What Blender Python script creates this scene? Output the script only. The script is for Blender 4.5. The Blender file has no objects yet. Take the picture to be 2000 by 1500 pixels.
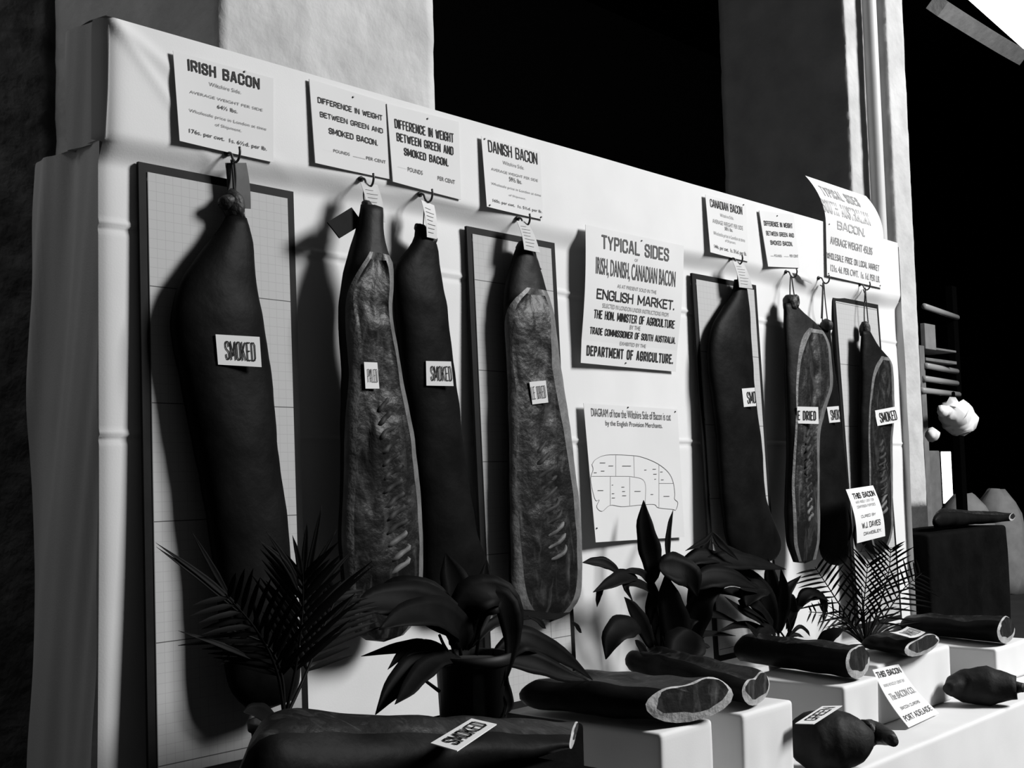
import bpy, bmesh, math, random
import numpy as np
from mathutils import Vector, noise
random.seed(7)
C = bpy.context.scene.collection
S = bpy.context.scene
PI = math.pi

# ------------------------------------------------------------------ camera
F, YAW, PIT, ROL = 2409.0, 0.840204, 0.076189, -0.0240998     # pixels of a 2000x1500 frame, radians
CAM = np.array([0.0, -2.839, 1.45])
fw = np.array([math.sin(YAW)*math.cos(PIT), math.cos(YAW)*math.cos(PIT), math.sin(PIT)])
r0 = np.array([math.cos(YAW), -math.sin(YAW), 0.0]); u0 = np.cross(r0, fw)
rt = r0*math.cos(ROL)+u0*math.sin(ROL); up = -r0*math.sin(ROL)+u0*math.cos(ROL)
cam = bpy.data.cameras.new('camera'); camo = bpy.data.objects.new('camera', cam); C.objects.link(camo)
cam.sensor_width = 36; cam.lens = F*36/2000; cam.clip_start = .05; cam.clip_end = 200
from mathutils import Matrix
M = Matrix(((rt[0], up[0], -fw[0], CAM[0]), (rt[1], up[1], -fw[1], CAM[1]), (rt[2], up[2], -fw[2], CAM[2]), (0, 0, 0, 1)))
camo.matrix_world = M
S.camera = camo

# ------------------------------------------------------------------ light
w = bpy.data.worlds.new('world'); S.world = w; w.use_nodes = True
w.node_tree.nodes['Background'].inputs[0].default_value = (1, 1, 1, 1)
w.node_tree.nodes['Background'].inputs[1].default_value = .03
def area(name, loc, target, sx, sy, power):
    l = bpy.data.lights.new(name, 'AREA'); l.shape = 'RECTANGLE'; l.size = sx; l.size_y = sy; l.energy = power
    o = bpy.data.objects.new(name, l); C.objects.link(o); o.location = loc
    o.rotation_euler = (Vector(target)-Vector(loc)).to_track_quat('-Z', 'Y').to_euler(); return o
area('daylight_doorway', (10.0, -8.2, 8.0), (3.6, 0, 1.4), 3.3, 3.3, 2650)
area('added_pier_fill', (.3, 1.3, 4.6), (2.2, 1.0, 2.9), .9, .9, 10)  # added unseen fill lamp that brightens the left pier's side face
S.view_settings.view_transform = 'Standard'; S.view_settings.look = 'None'
S.view_settings.exposure = 0.0; S.view_settings.gamma = 1; S.view_settings.use_curve_mapping = False

# ------------------------------------------------------------------ helpers
def ray(x, y): return fw + rt*(x-1000)/F - up*(y-750)/F
def PY(x, y, yw):                       # the point seen at a pixel, on the plane y = yw
    d = ray(x, y); t = (yw-CAM[1])/d[1]; return CAM+d*t
def PX(x, y, xw):
    d = ray(x, y); t = (xw-CAM[0])/d[0]; return CAM+d*t
def PZ(x, y, zw):
    d = ray(x, y); t = (zw-CAM[2])/d[2]; return CAM+d*t
def pix(P):
    v = np.asarray(P)-CAM; t = v@fw; return 1000+F*(v@rt)/t, 750-F*(v@up)/t

def mat(name, c, rough=.7, var=0., scale=6., bump=0., bscale=None, spec=.3, detail=5., stretch=None):
    m = bpy.data.materials.new(name); m.use_nodes = True
    nt = m.node_tree; b = nt.nodes['Principled BSDF']
    b.inputs['Roughness'].default_value = rough
    b.inputs['Specular IOR Level'].default_value = spec
    b.inputs['Base Color'].default_value = (c, c, c, 1)
    tc = nt.nodes.new('ShaderNodeTexCoord'); src = tc.outputs['Object']
    if stretch:
        mp = nt.nodes.new('ShaderNodeMapping'); mp.inputs['Scale'].default_value = stretch
        nt.links.new(src, mp.inputs['Vector']); src = mp.outputs['Vector']
    if var:
        n = nt.nodes.new('ShaderNodeTexNoise'); n.inputs['Scale'].default_value = scale; n.inputs['Detail'].default_value = detail
        r = nt.nodes.new('ShaderNodeValToRGB')
        lo, hi = max(c*(1-var), 0), min(c*(1+var), 1)
        r.color_ramp.elements[0].position = .3; r.color_ramp.elements[1].position = .72
        r.color_ramp.elements[0].color = (lo, lo, lo, 1); r.color_ramp.elements[1].color = (hi, hi, hi, 1)
        nt.links.new(src, n.inputs['Vector']); nt.links.new(n.outputs['Fac'], r.inputs['Fac']); nt.links.new(r.outputs['Color'], b.inputs['Base Color'])
    if bump:
        n2 = nt.nodes.new('ShaderNodeTexNoise'); n2.inputs['Scale'].default_value = bscale or scale; n2.inputs['Detail'].default_value = detail
        bp = nt.nodes.new('ShaderNodeBump'); bp.inputs['Strength'].default_value = bump; bp.inputs['Distance'].default_value = .03
        nt.links.new(src, n2.inputs['Vector']); nt.links.new(n2.outputs['Fac'], bp.inputs['Height']); nt.links.new(bp.outputs['Normal'], b.inputs['Normal'])
    return m
def meat_mat(name, lo, hi, rough=.45):
    m = mat(name, lo, rough, bump=.2, bscale=26, spec=.2)
    nt = m.node_tree; b = nt.nodes['Principled BSDF']
    tc = nt.nodes.new('ShaderNodeTexCoord'); mp = nt.nodes.new('ShaderNodeMapping'); mp.inputs['Scale'].default_value = (1, 1, .3)
    nt.links.new(tc.outputs['Object'], mp.inputs['Vector'])
    n = nt.nodes.new('ShaderNodeTexNoise'); n.inputs['Scale'].default_value = 17; n.inputs['Detail'].default_value = 7; n.inputs['Distortion'].default_value = 1.6
    r = nt.nodes.new('ShaderNodeValToRGB'); e = r.color_ramp.elements
    e[0].position = .52; e[0].color = (lo, lo, lo, 1); e[1].position = .84; e[1].color = (hi, hi, hi, 1)
    k = e.new(.68); q = lo+(hi-lo)*.22; k.color = (q, q, q, 1)
    nt.links.new(mp.outputs['Vector'], n.inputs['Vector']); nt.links.new(n.outputs['Fac'], r.inputs['Fac']); nt.links.new(r.outputs['Color'], b.inputs['Base Color'])
    return m
def grid_mat(name):
    m = mat(name, .5, .8); nt = m.node_tree; b = nt.nodes['Principled BSDF']
    tc = nt.nodes.new('ShaderNodeTexCoord'); sp = nt.nodes.new('ShaderNodeSeparateXYZ'); nt.links.new(tc.outputs['Object'], sp.inputs[0])
    def line(sock, period, half, off):
        a = nt.nodes.new('ShaderNodeMath'); a.operation = 'ADD'; a.inputs[1].default_value = off+100*period; nt.links.new(sock, a.inputs[0])
        d = nt.nodes.new('ShaderNodeMath'); d.operation = 'MODULO'; d.inputs[1].default_value = period; nt.links.new(a.outputs[0], d.inputs[0])
        l = nt.nodes.new('ShaderNodeMath'); l.operation = 'LESS_THAN'; l.inputs[1].default_value = 2*half; nt.links.new(d.outputs[0], l.inputs[0]); return l.outputs[0]
    def mx(a, c):
        q = nt.nodes.new('ShaderNodeMath'); q.operation = 'MAXIMUM'; nt.links.new(a, q.inputs[0]); nt.links.new(c, q.inputs[1]); return q.outputs[0]
    inch = .0254; ft = .3048
    minor = mx(line(sp.outputs['X'], inch, .0006, 0), line(sp.outputs['Z'], inch, .0006, 0))
    major = mx(line(sp.outputs['X'], ft, .0011, 0), line(sp.outputs['Z'], ft, .0013, 0))
    m1 = nt.nodes.new('ShaderNodeMix'); m1.data_type = 'RGBA'; m1.inputs[6].default_value = (.37, .37, .37, 1); m1.inputs[7].default_value = (.30, .30, .30, 1)
    nt.links.new(minor, m1.inputs[0])
    m2 = nt.nodes.new('ShaderNodeMix'); m2.data_type = 'RGBA'; m2.inputs[7].default_value = (.07, .07, .07, 1)
    nt.links.new(m1.outputs[2], m2.inputs[6]); nt.links.new(major, m2.inputs[0]); nt.links.new(m2.outputs[2], b.inputs['Base Color'])
    return m

MT = dict(
 cloth=mat('white_cloth', .60, .9, .03, 5, .025, 200, spec=.05), side=mat('white_cloth_side', .62, .9, .05, 3, .06, 200, spec=.05),
 paper=mat('sign_paper', .56, .85, .03, 4, spec=.15), card=mat('card', .64, .8, .02, 5, spec=.15), ink=mat('black_ink', .012, .7, spec=.2), ink2=mat('brown_ink', .07, .7, spec=.2),
 faded=mat('faded_ink', .22, .8, spec=.1), pale=mat('pale_ink', .33, .8, spec=.1),
 frame=mat('dark_wood', .008, .6, .3, 12, spec=.08), chart=grid_mat('squared_paper'),
 tag=mat('buff_tag', .42, .8, .08, 30), tagshade=mat('shaded_tag', .09, .8, .1, 30), leather=mat('dark_label', .01, .8, .1, 30, spec=.05), iron=mat('iron', .02, .45, spec=.5), string=mat('string', .03, .9), stringlt=mat('pale_string', .25, .9),
 rind=mat('smoked_rind', .004, .5, .5, 9, .1, 16, spec=.035), rind2=mat('pale_rind', .007, .5, .45, 8, .1, 16, spec=.07), fat=mat('bacon_fat', .10, .5, .3, 16, .2, 40, spec=.35),
 meat=meat_mat('cured_meat', .003, .12), bone=mat('rib_bone', .03, .6, .3, 30, spec=.08), bonelt=mat('pale_rib_bone', .10, .6, .4, 30, spec=.2), hock=mat('dried_hock', .014, .55, .4, 20, .3, 40),
 fatlt=mat('cut_fat', .38, .5, .25, 25, .2, 50, spec=.3), lean=meat_mat('cut_lean', .012, .2), meattop=meat_mat('lying_meat', .004, .1),
 ham=mat('green_ham_skin', .016, .6, .4, 8, .15, 30, spec=.1),
 leaf=mat('dark_leaf', .004, .5, .3, 14, spec=.02), palm=mat('palm_leaf', .004, .55, .3, 14, spec=.05), pot=mat('black_pot', .006, .6, .2, 8, spec=.2), soil=mat('soil', .01, .95),
 plaster=mat('limewashed_brick', .4, .9, .16, 5, .35, 11, spec=.1), dado=mat('dark_dado', .035, .6, .3, 6, .3, 12), dark=mat('shaded_plaster', .2, .9, .5, 7, .6, 10, spec=.1),  # last plaster darkened to stand for shade on the rear wall
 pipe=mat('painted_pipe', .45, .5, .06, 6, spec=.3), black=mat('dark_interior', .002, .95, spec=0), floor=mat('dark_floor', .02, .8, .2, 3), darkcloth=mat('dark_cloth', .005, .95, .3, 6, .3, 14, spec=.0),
 plank=mat('grey_plank', .16, .7, .2, 8), iron2=mat('dull_metal', .3, .35), white=mat('white_linen', .85, .8, .05, 8), stone=mat('pale_bundle', .2, .8, .15, 9),
)
def emis(name, s):
    m = bpy.data.materials.new(name); m.use_nodes = True; b = m.node_tree.nodes['Principled BSDF']
    b.inputs['Emission Color'].default_value = (1, 1, 1, 1); b.inputs['Emission Strength'].default_value = s; return m

def obj(name, bm, m, parent=None, smooth=False, solid=0., sub=0):
    me = bpy.data.meshes.new(name)
    if isinstance(bm, tuple): me.from_pydata([tuple(map(float, v)) for v in bm[0]], [], bm[1])
    else: bm.to_mesh(me); bm.free()
    o = bpy.data.objects.new(name, me); C.objects.link(o)
    me.materials.append(MT[m] if isinstance(m, str) else m)
    if smooth:
        for p in me.polygons: p.use_smooth = True
    if parent is not None:
        o.parent = parent; o.matrix_parent_inverse = parent.matrix_world.inverted() if False else Matrix.Translation(-Vector(parent.location))
        if parent.parent: o.matrix_parent_inverse = Matrix.Identity(4)
    if sub:
        s = o.modifiers.new('sub', 'SUBSURF'); s.levels = sub; s.render_levels = sub
    if solid:
        s = o.modifiers.new('solid', 'SOLIDIFY'); s.thickness = solid; s.offset = -1
    return o
def thing(name, label, cat, loc=(0, 0, 0), group=None):
    o = bpy.data.objects.new(name, None); C.objects.link(o); o.location = [float(v) for v in loc]; o.empty_display_size = .05
    return tag(o, label, cat, group)
def tag(o, label, cat, group=None):
    o['label'] = label; o['category'] = cat
    if group: o['group'] = group
    return o
def struct(o): o['kind'] = 'structure'; return o
def box(x0, x1, y0, y1, z0, z1, bev=0.):
    bm = bmesh.new(); bmesh.ops.create_cube(bm, size=1)
    for v in bm.verts: v.co = ((x0+x1)/2+v.co.x*(x1-x0), (y0+y1)/2+v.co.y*(y1-y0), (z0+z1)/2+v.co.z*(z1-z0))
    if bev: bmesh.ops.bevel(bm, geom=bm.edges[:], offset=bev, segments=3, affect='EDGES', profile=.5)
    return bm
def join(parts):
    V, Fs = [], []
    for v, f in parts:
        k = len(V); V += list(v); Fs += [[i+k for i in q] for q in f]
    return V, Fs
def cr(pts, n):                          # smooth curve through points
    pts = [np.asarray(p, float) for p in pts]
    if len(pts) == 2: return [pts[0]+(pts[1]-pts[0])*i/n for i in range(n+1)]
    P = [2*pts[0]-pts[1]]+pts+[2*pts[-1]-pts[-2]]; out = []
    L = len(pts)-1
    for i in range(n+1):
        s = i/n*L; k = min(int(s), L-1); t = s-k
        a, b, c, d = P[k:k+4]
        out.append(.5*((2*b)+(-a+c)*t+(2*a-5*b+4*c-d)*t*t+(-a+3*b-3*c+d)*t**3))
    return out
def tube(pts, rad, n=10, rough=0., flat=1.):
    """swept tube; rad: one radius or a list along the path"""
    pts = [np.asarray(p, float) for p in pts]; N = len(pts)
    rs = [rad]*N if np.isscalar(rad) else list(np.interp(np.linspace(0, 1, N), np.linspace(0, 1, len(rad)), rad))
    V, Fs = [], []; pv = None
    for i, p in enumerate(pts):
        t = pts[min(i+1, N-1)]-pts[max(i-1, 0)]; t = t/(np.linalg.norm(t)+1e-9)
        a = pv if pv is not None else (np.array([0, 0, 1.]) if abs(t[2]) < .9 else np.array([1., 0, 0]))
        a = a-t*(a@t); a /= np.linalg.norm(a)+1e-9; b = np.cross(t, a); pv = a
        for k in range(n):
            th = 2*PI*k/n; q = p+(a*math.cos(th)+b*math.sin(th)*flat)*rs[i]
            if rough: q = q+np.array(noise.noise_vector(Vector(q)*25))*rough
            V.append(q)
    for i in range(N-1):
        for k in range(n):
            Fs.append([i*n+k, i*n+(k+1) % n, (i+1)*n+(k+1) % n, (i+1)*n+k])
    V += [pts[0], pts[-1]]; a, b = len(V)-2, len(V)-1
    for k in range(n):
        Fs.append([a, (k+1) % n, k]); Fs.append([b, (N-1)*n+k, (N-1)*n+(k+1) % n])
    return V, Fs

# ------------------------------------------------------------------ the room
struct(obj('floor', box(-8, 60, -9, 12, -.1, 0), 'floor'))
struct(obj('ceiling', box(-8, 60, .2, 12, 10.0, 10.1), 'black'))
struct(obj('wall_back', box(-8, 60, 10.5, 10.7, 0, 10), 'black'))
def rough_box(x0, x1, y0, y1, z0, z1, nx, ny, nz, amp, seed):
    bm = box(x0, x1, y0, y1, z0, z1)
    bmesh.ops.subdivide_edges(bm, edges=[e for e in bm.edges if abs(e.verts[0].co.z-e.verts[1].co.z) > .1], cuts=nz, use_grid_fill=True)
    bmesh.ops.subdivide_edges(bm, edges=[e for e in bm.edges if abs(e.verts[0].co.x-e.verts[1].co.x) > .1], cuts=nx, use_grid_fill=True)
    bmesh.ops.subdivide_edges(bm, edges=[e for e in bm.edges if abs(e.verts[0].co.y-e.verts[1].co.y) > .1], cuts=ny, use_grid_fill=True)
    for v in bm.verts:
        q = Vector(v.co)*7+Vector((seed, 0, 0)); n = noise.noise_vector(q)+noise.noise_vector(q*2.7)*.5
        course = .5*(1+math.sin(v.co.z/.085*2*PI)); n.y += -.5*course**6
        v.co += n*amp
    return bm
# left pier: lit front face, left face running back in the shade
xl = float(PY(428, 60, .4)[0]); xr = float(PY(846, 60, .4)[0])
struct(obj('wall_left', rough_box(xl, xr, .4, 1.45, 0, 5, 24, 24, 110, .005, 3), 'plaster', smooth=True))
struct(obj('wall_rear_left', rough_box(-7, xl+.3, 2.0, 2.2, 0, 6, 120, 2, 100, .008, 9), 'dark', smooth=True))  # the shadow on this wall is put into its plaster colour
# right pier in two steps, with a downpipe in the angle between them
xa = float(PY(1650, 60, .42)[0]); xb = float(PY(1735, 150, .30)[0]); xc = float(PY(1764, 60, .30)[0])
struct(obj('wall_right', rough_box(xa, xc-.01, .42, 1.28, .0, 5, 20, 20, 110, .004, 5), 'plaster', smooth=True))
zd = float(PY(1808, 988, .3)[2])
struct(obj('wall_right_pilaster', rough_box(xb, xc, .30, .6, zd, 5, 8, 6, 100, .003, 6), 'plaster', smooth=True))
struct(obj('wall_right_dado', box(xb-.004, xc+.004, .297, .6, 0, zd, .004), 'dado'))
# downpipe
pp = PY(1709, 60, .33); pr = .042
t = thing('downpipe', 'white painted round downpipe running down the lit pier on the right', 'pipe', (pp[0], .36, 0))
zp = float(PY(1757, 935, .36)[2])
obj('pipe', tube([(pp[0], .36, z) for z in np.linspace(zp, 5, 12)], pr, 24), 'pipe', t, True)
obj('pipe_foot', tube([(pp[0], .36, z) for z in np.linspace(0, zp, 6)], pr+.002, 24), 'dado', t, True)
for z in (): obj('collar', tube([(pp[0], .36, z), (pp[0], .36, z+.02), (pp[0], .36, z+.05), (pp[0], .36, z+.07)], pr+.008, 24), 'pipe', t, True)

# ------------------------------------------------------------------ cloth covered stand
ST = (1.62, 6.27, 2.655, 2.35)          # left, right, top, foot of the fascia
FY = -.034                               # front plane of the fascia
zc = [1.45+v for v in (.845-.30, .08, -.42, .6)]
def wr(x, z, s=0):
    q = Vector((x*1.3, s, z*1.1)); h = noise.noise(q)*.008+noise.noise(Vector((x*5, s+3, z*1.6)))*.003
    return h
def panel(x0, x1, z0, z1, nx, nz, y, extra=None):
    V = [(x0+(x1-x0)*i/nx, y, z0+(z1-z0)*j/nz) for j in range(nz+1) for i in range(nx+1)]
    V = [(v[0], v[1]+(extra(v[0], v[2]) if extra else 0), v[2]) for v in V]
    Fs = [[j*(nx+1)+i, j*(nx+1)+i+1, (j+1)*(nx+1)+i+1, (j+1)*(nx+1)+i] for j in range(nz) for i in range(nx)]
    return V, Fs
def crease(z, zs): return sum(-.0045*math.exp(-((z-c)/.006)**2)+.003*math.exp(-((z-c+.014)/.008)**2) for c in zs)
folds = [float(PY(620, 497, 0)[2]), float(PY(1122, 858, 0)[2]), .62]
stand = thing('display_stand', 'tall display stand draped in white cloth behind the hanging bacon', 'display stand', (ST[0], 0, 0))
def ex(x, z):
    e = wr(x, z)+crease(z+.004*math.sin(x*2.1), folds)
    d = ST[3]-z
    if d > 0:                             # gathers under the fascia
        e += .016*math.exp(-d/.10)*math.sin(x*9+1.2*math.sin(x*3))*max(0, math.sin(x*2.3+1))
    e += .010*math.exp(-(x-ST[0])/.018)     # soft rounded left arris
    return e
def seam(x, z):                           # draw folds fanning from the top corner
    e = wr(x, z, 4)*.45
    for a, k in ((.55, .006), (1.05, .0045)):
        dx, dz = x-ST[0], ST[2]-z
        dd = dz-dx*a; e += -k*math.exp(-(dd/.022)**2)*math.exp(-dx/.35)
    e += .018*math.exp(-(x-ST[0])/.018)
    return e
def front(x, z):
    t = min(1, max(0, (z-2.285-.012*math.sin(x*3.1))/.085)); t = t*t*(3-2*t)
    return ex(x, z)*(1-t)+(FY+seam(x, z))*t
V_, F_ = panel(0, 1, 0, 1, 420, 330, 0)
V_ = [(ST[0]+(-.020 if v[2] > .88 else -.004)+v[0]*(ST[1]-ST[0]), 0, v[2]*ST[2]) for v in V_]
obj('front_cloth', ([(a, front(a, c), c) for a, b, c in V_], F_), 'cloth', stand, True)
def sidep(y0, y1, z0, z1, x, n, m, s):
    V = []
    for j in range(m+1):
        for i in range(n+1):
            y = y0+(y1-y0)*i/n; z = z0+(z1-z0)*j/m
            V.append((x+.03*noise.noise(Vector((y*6+z*1.1, z*.7, s)))+.012*noise.noise(Vector((y*20+z*3, z*1.2, s))), y, z))
    return V, [[j*(n+1)+i, j*(n+1)+i+1, (j+1)*(n+1)+i+1, (j+1)*(n+1)+i] for j in range(m) for i in range(n)]
obj('side_cloth', join([sidep(.02, .37, 0, 2.345, ST[0]-.004, 24, 90, 1), ([(ST[0], .02, 2.345), (ST[0], .37, 2.345), (ST[1], .37, 2.345), (ST[1], .02, 2.345)], [[0, 1, 2, 3]])]), 'side', stand, True)
top = []
for i in range(120):
    x = ST[0]-.01+(ST[1]-.005-ST[0])*i/119
    top.append([(x, FY+.002+.006*noise.noise(Vector((x*3, 1, 0))), ST[2]+.004*noise.noise(Vector((x*4, 2, 0)))), (x, .05, ST[2]+.008+.006*noise.noise(Vector((x*5, 5, 0)))), (x, .15, ST[2]+.004), (x, .16, ST[2]-.05), (x, .16, 2.34)])
obj('fascia_top', ([q for r in top for q in r], [[i*5+k, (i+1)*5+k, (i+1)*5+k+1, i*5+k+1] for i in range(119) for k in range(4)]), 'cloth', stand, True)
obj('fascia_end', sidep(FY+.01, .155, ST[3]-.01, ST[2], ST[0]-.012, 16, 30, 8), 'side', stand, True)
obj('right_end', join([sidep(FY+.002, .37, 0, ST[2]-.02, ST[1]-.006, 14, 60, 12)]), 'side', stand, True)

# ------------------------------------------------------------------ squared measuring boards
FT = .3048
BW = 1.5*FT+.05
boards = []
def board(tl, trp, sheetlabel, bot, lean, zmajor, xsh=0):
    A = PY(*tl, -.03); B = PY(*trp, -.03)
    x0, x1, z1 = A[0], B[0], (A[2]+B[2])/2; z0 = bot
    y = -.012
    o = thing('measuring_board', sheetlabel, 'measuring board', (x0, y, z0), 'squared boards behind the hanging sides')
    f = .024
    obj('frame', join([(lambda b: ([v.co[:] for v in b.verts], [[v.index for v in q.verts] for q in b.faces]))(bb) for bb in
        (box(x0, x0+f, y-.02, y, z0, z1), box(x1-f, x1, y-.02, y, z0, z1), box(x0+f, x1-f, y-.02, y, z1-f, z1), box(x0+f, x1-f, y-.02, y, z0, z0+f))]), 'frame', o)
    xo, zo = x0+f, zmajor
    ch = obj('squared_chart', ([(a-xo, b, c-zo) for a, b, c in ((x0+f, y-.012, z0+f), (x1-f, y-.012, z0+f), (x1-f, y-.012, z1-f), (x0+f, y-.012, z1-f))], [[0, 1, 2, 3]]), 'chart')
    ch.location = (xo-x0, 0, zo-z0); ch.parent = o
    tk = []
    for k in range(5): tk.append((x0+f+.012+(x1-x0-2*f-.024)*k/4, z1-f-.012))
    z = z1-.3
    while z > z0+.1:
        tk += [(x0+f+.008, z), (x1-f-.008, z-.02)]; z -= .31
    for a, b in tk:
        obj('tack', tube([(a, y-.012, b), (a, y-.016, b)], .0035, 8), 'iron', o)
    o.rotation_euler.x = -math.atan2(.05, z1-z0)
    o.location.y = y-.044; o.scale.y = .5
    return o, x0, x1, z1
b1 = board((276, 317), (579, 369), 'tall black framed squared board behind the first big smoked side on the left', .55, 0, float(PY(290, 788, -.024)[2]))
b2 = board((917, 440), (1089, 473), 'black framed squared board behind the pale dried side under the Danish notice', .69, 0, float(PY(930, 903, -.024)[2]))
b3 = board((1357, 532), (1482, 556), 'black framed squared board behind the smoked side under the Canadian notice', .69, 0, float(PY(1372, 830, -.024)[2]))
b4 = board((1631, 576), (1720, 595), 'smallest looking squared board, under the South Australian notice at the right end', .69, 0, float(PY(1640, 833, -.024)[2]))

# ------------------------------------------------------------------ lettering and paper
def textmesh(s, bold=0., shear=0.):
    cu = bpy.data.curves.new('t', 'FONT'); cu.body = s; cu.size = 1; cu.offset = bold; cu.shear = shear; cu.resolution_u = 3
    o = bpy.data.objects.new('t', cu)
    me = bpy.data.meshes.new_from_object(o)
    V = [v.co[:] for v in me.vertices]; Fs = [list(p.vertices) for p in me.polygons]
    bpy.data.objects.remove(o); bpy.data.curves.remove(cu); bpy.data.meshes.remove(me)
    return np.array(V), Fs
# block letters drawn as strokes, for the condensed wood type of the bills and cards
_C = [(1, .70), (1, .86), (.76, 1), (.24, 1), (0, .86), (0, .14), (.24, 0), (.76, 0), (1, .14)]
_P = [(0, 0), (0, 1), (.72, 1), (1, .88), (1, .60), (.72, .46), (0, .46)]
_S = [(1, .74), (1, .87), (.76, 1), (.24, 1), (0, .87), (0, .68), (.2, .57), (.8, .45), (1, .34), (1, .13), (.76, 0), (.24, 0), (0, .13), (0, .26)]
_O = [(.24, 1), (0, .86), (0, .14), (.24, 0), (.76, 0), (1, .14), (1, .86), (.76, 1), (.24, 1)]
GL = {'A': (1.05, [[(0, 0), (.42, 1), (.58, 1), (1, 0)], [(.2, .3), (.8, .3)]]), 'B': (1, [[(0, .52), (.72, .52), (1, .66), (1, .88), (.72, 1), (0, 1), (0, 0), (.72, 0), (1, .13), (1, .38), (.72, .52)]]),
 'C': (1, [_C+[(1, .30)]]), 'D': (1, [[(0, 0), (0, 1), (.68, 1), (1, .85), (1, .15), (.68, 0), (0, 0)]]), 'E': (.88, [[(1, 1), (0, 1), (0, 0), (1, 0)], [(0, .52), (.8, .52)]]), 'F': (.85, [[(1, 1), (0, 1), (0, 0)], [(0, .52), (.8, .52)]]),
 'G': (1, [_C+[(1, .44), (.58, .44)]]), 'H': (1, [[(0, 0), (0, 1)], [(1, 0), (1, 1)], [(0, .52), (1, .52)]]), 'I': (0, [[(.5, 0), (.5, 1)]]), 'J': (.8, [[(1, 1), (1, .14), (.76, 0), (.24, 0), (0, .14), (0, .3)]]),
 'K': (1.02, [[(0, 0), (0, 1)], [(1, 1), (0, .38)], [(.32, .56), (1, 0)]]), 'L': (.85, [[(0, 1), (0, 0), (1, 0)]]), 'M': (1.35, [[(0, 0), (0, 1), (.5, .2), (1, 1), (1, 0)]]), 'N': (1.05, [[(0, 0), (0, 1), (1, 0), (1, 1)]]), 'O': (1, [_O]),
 'P': (.95, [_P]), 'Q': (1, [_O, [(.6, .25), (1, 0)]]), 'R': (1, [_P, [(.55, .46), (1, 0)]]), 'S': (.95, [_S]), 'T': (.95, [[(0, 1), (1, 1)], [(.5, 1), (.5, 0)]]), 'U': (1, [[(0, 1), (0, .14), (.24, 0), (.76, 0), (1, .14), (1, 1)]]),
 'V': (1, [[(0, 1), (.5, 0), (1, 1)]]), 'W': (1.45, [[(0, 1), (.25, 0), (.5, .85), (.75, 0), (1, 1)]]), 'X': (1, [[(0, 0), (1, 1)], [(0, 1), (1, 0)]]), 'Y': (1, [[(0, 1), (.5, .45), (1, 1)], [(.5, .45), (.5, 0)]]), 'Z': (.9, [[(0, 1), (1, 1), (0, 0), (1, 0)]]),
 '.': (0, [[(.5, 0), (.5, .04)]]), ',': (0, [[(.5, .03), (.45, -.1)]])}
def strokes(s, W, H, wt):
    """lettering W x H metres; wt sets the stem weight"""
    n = sum(GL[c][0] if c in GL else .55 for c in s); k = len(s)
    th = min(H*wt, W/max(n+.5*k, 1)*wt*2.2)
    gap = th*.75; adv = (W-(k-1)*gap-k*th)/max(n, .01)      # adv: clear width of one letter between stem centres
    V, Fs = [], []; x = 0.
    for c in s:
        w, g = GL.get(c, (.55, []))
        for pl in g:
            P = [np.array([x+th/2+p[0]*adv*w, th/2+p[1]*(H-th)]) for p in pl]
            for a, b in zip(P, P[1:]):
                d = b-a; L = np.linalg.norm(d); d = d/(L+1e-9); q = np.array([-d[1], d[0]])*th/2
                e = d*th*(.5 if abs(d[0]) < .05 or abs(d[1]) < .05 else .28)
                i = len(V); V += [a-e-q, b+e-q, b+e+q, a-e+q]; Fs.append([i, i+1, i+2, i+3])
        x += w*adv+th+gap
    return np.array(V), Fs
class Sheet:
    def __init__(s, P, curl=None, n=None):
        s.P = [np.array(p, float) for p in P]; s.curl = curl
        nn = np.cross(s.P[1]-s.P[0], s.P[2]-s.P[0]); nn /= np.linalg.norm(nn)
        if nn@(CAM-s.P[0]) < 0: nn = -nn
        s.n = nn if n is None else np.array(n, float)
    def at(s, u, v, off=0.):
        a, b, c, d = s.P
        q = (a*(1-u)+b*u)*(1-v)+(c*(1-u)+d*u)*v
        return q+s.n*(off+(s.curl(u, v) if s.curl else 0))
    def inv(s, x, y):
        u, v = .5, .5
        for _ in range(12):
            p = np.array(pix(s.at(u, v))); e = np.array([x, y])-p
            h = 1e-3
            J = np.array([(np.array(pix(s.at(u+h, v)))-p)/h, (np.array(pix(s.at(u, v+h)))-p)/h]).T
            du = np.linalg.solve(J, e); u += du[0]; v += du[1]
        return u, v
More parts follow.
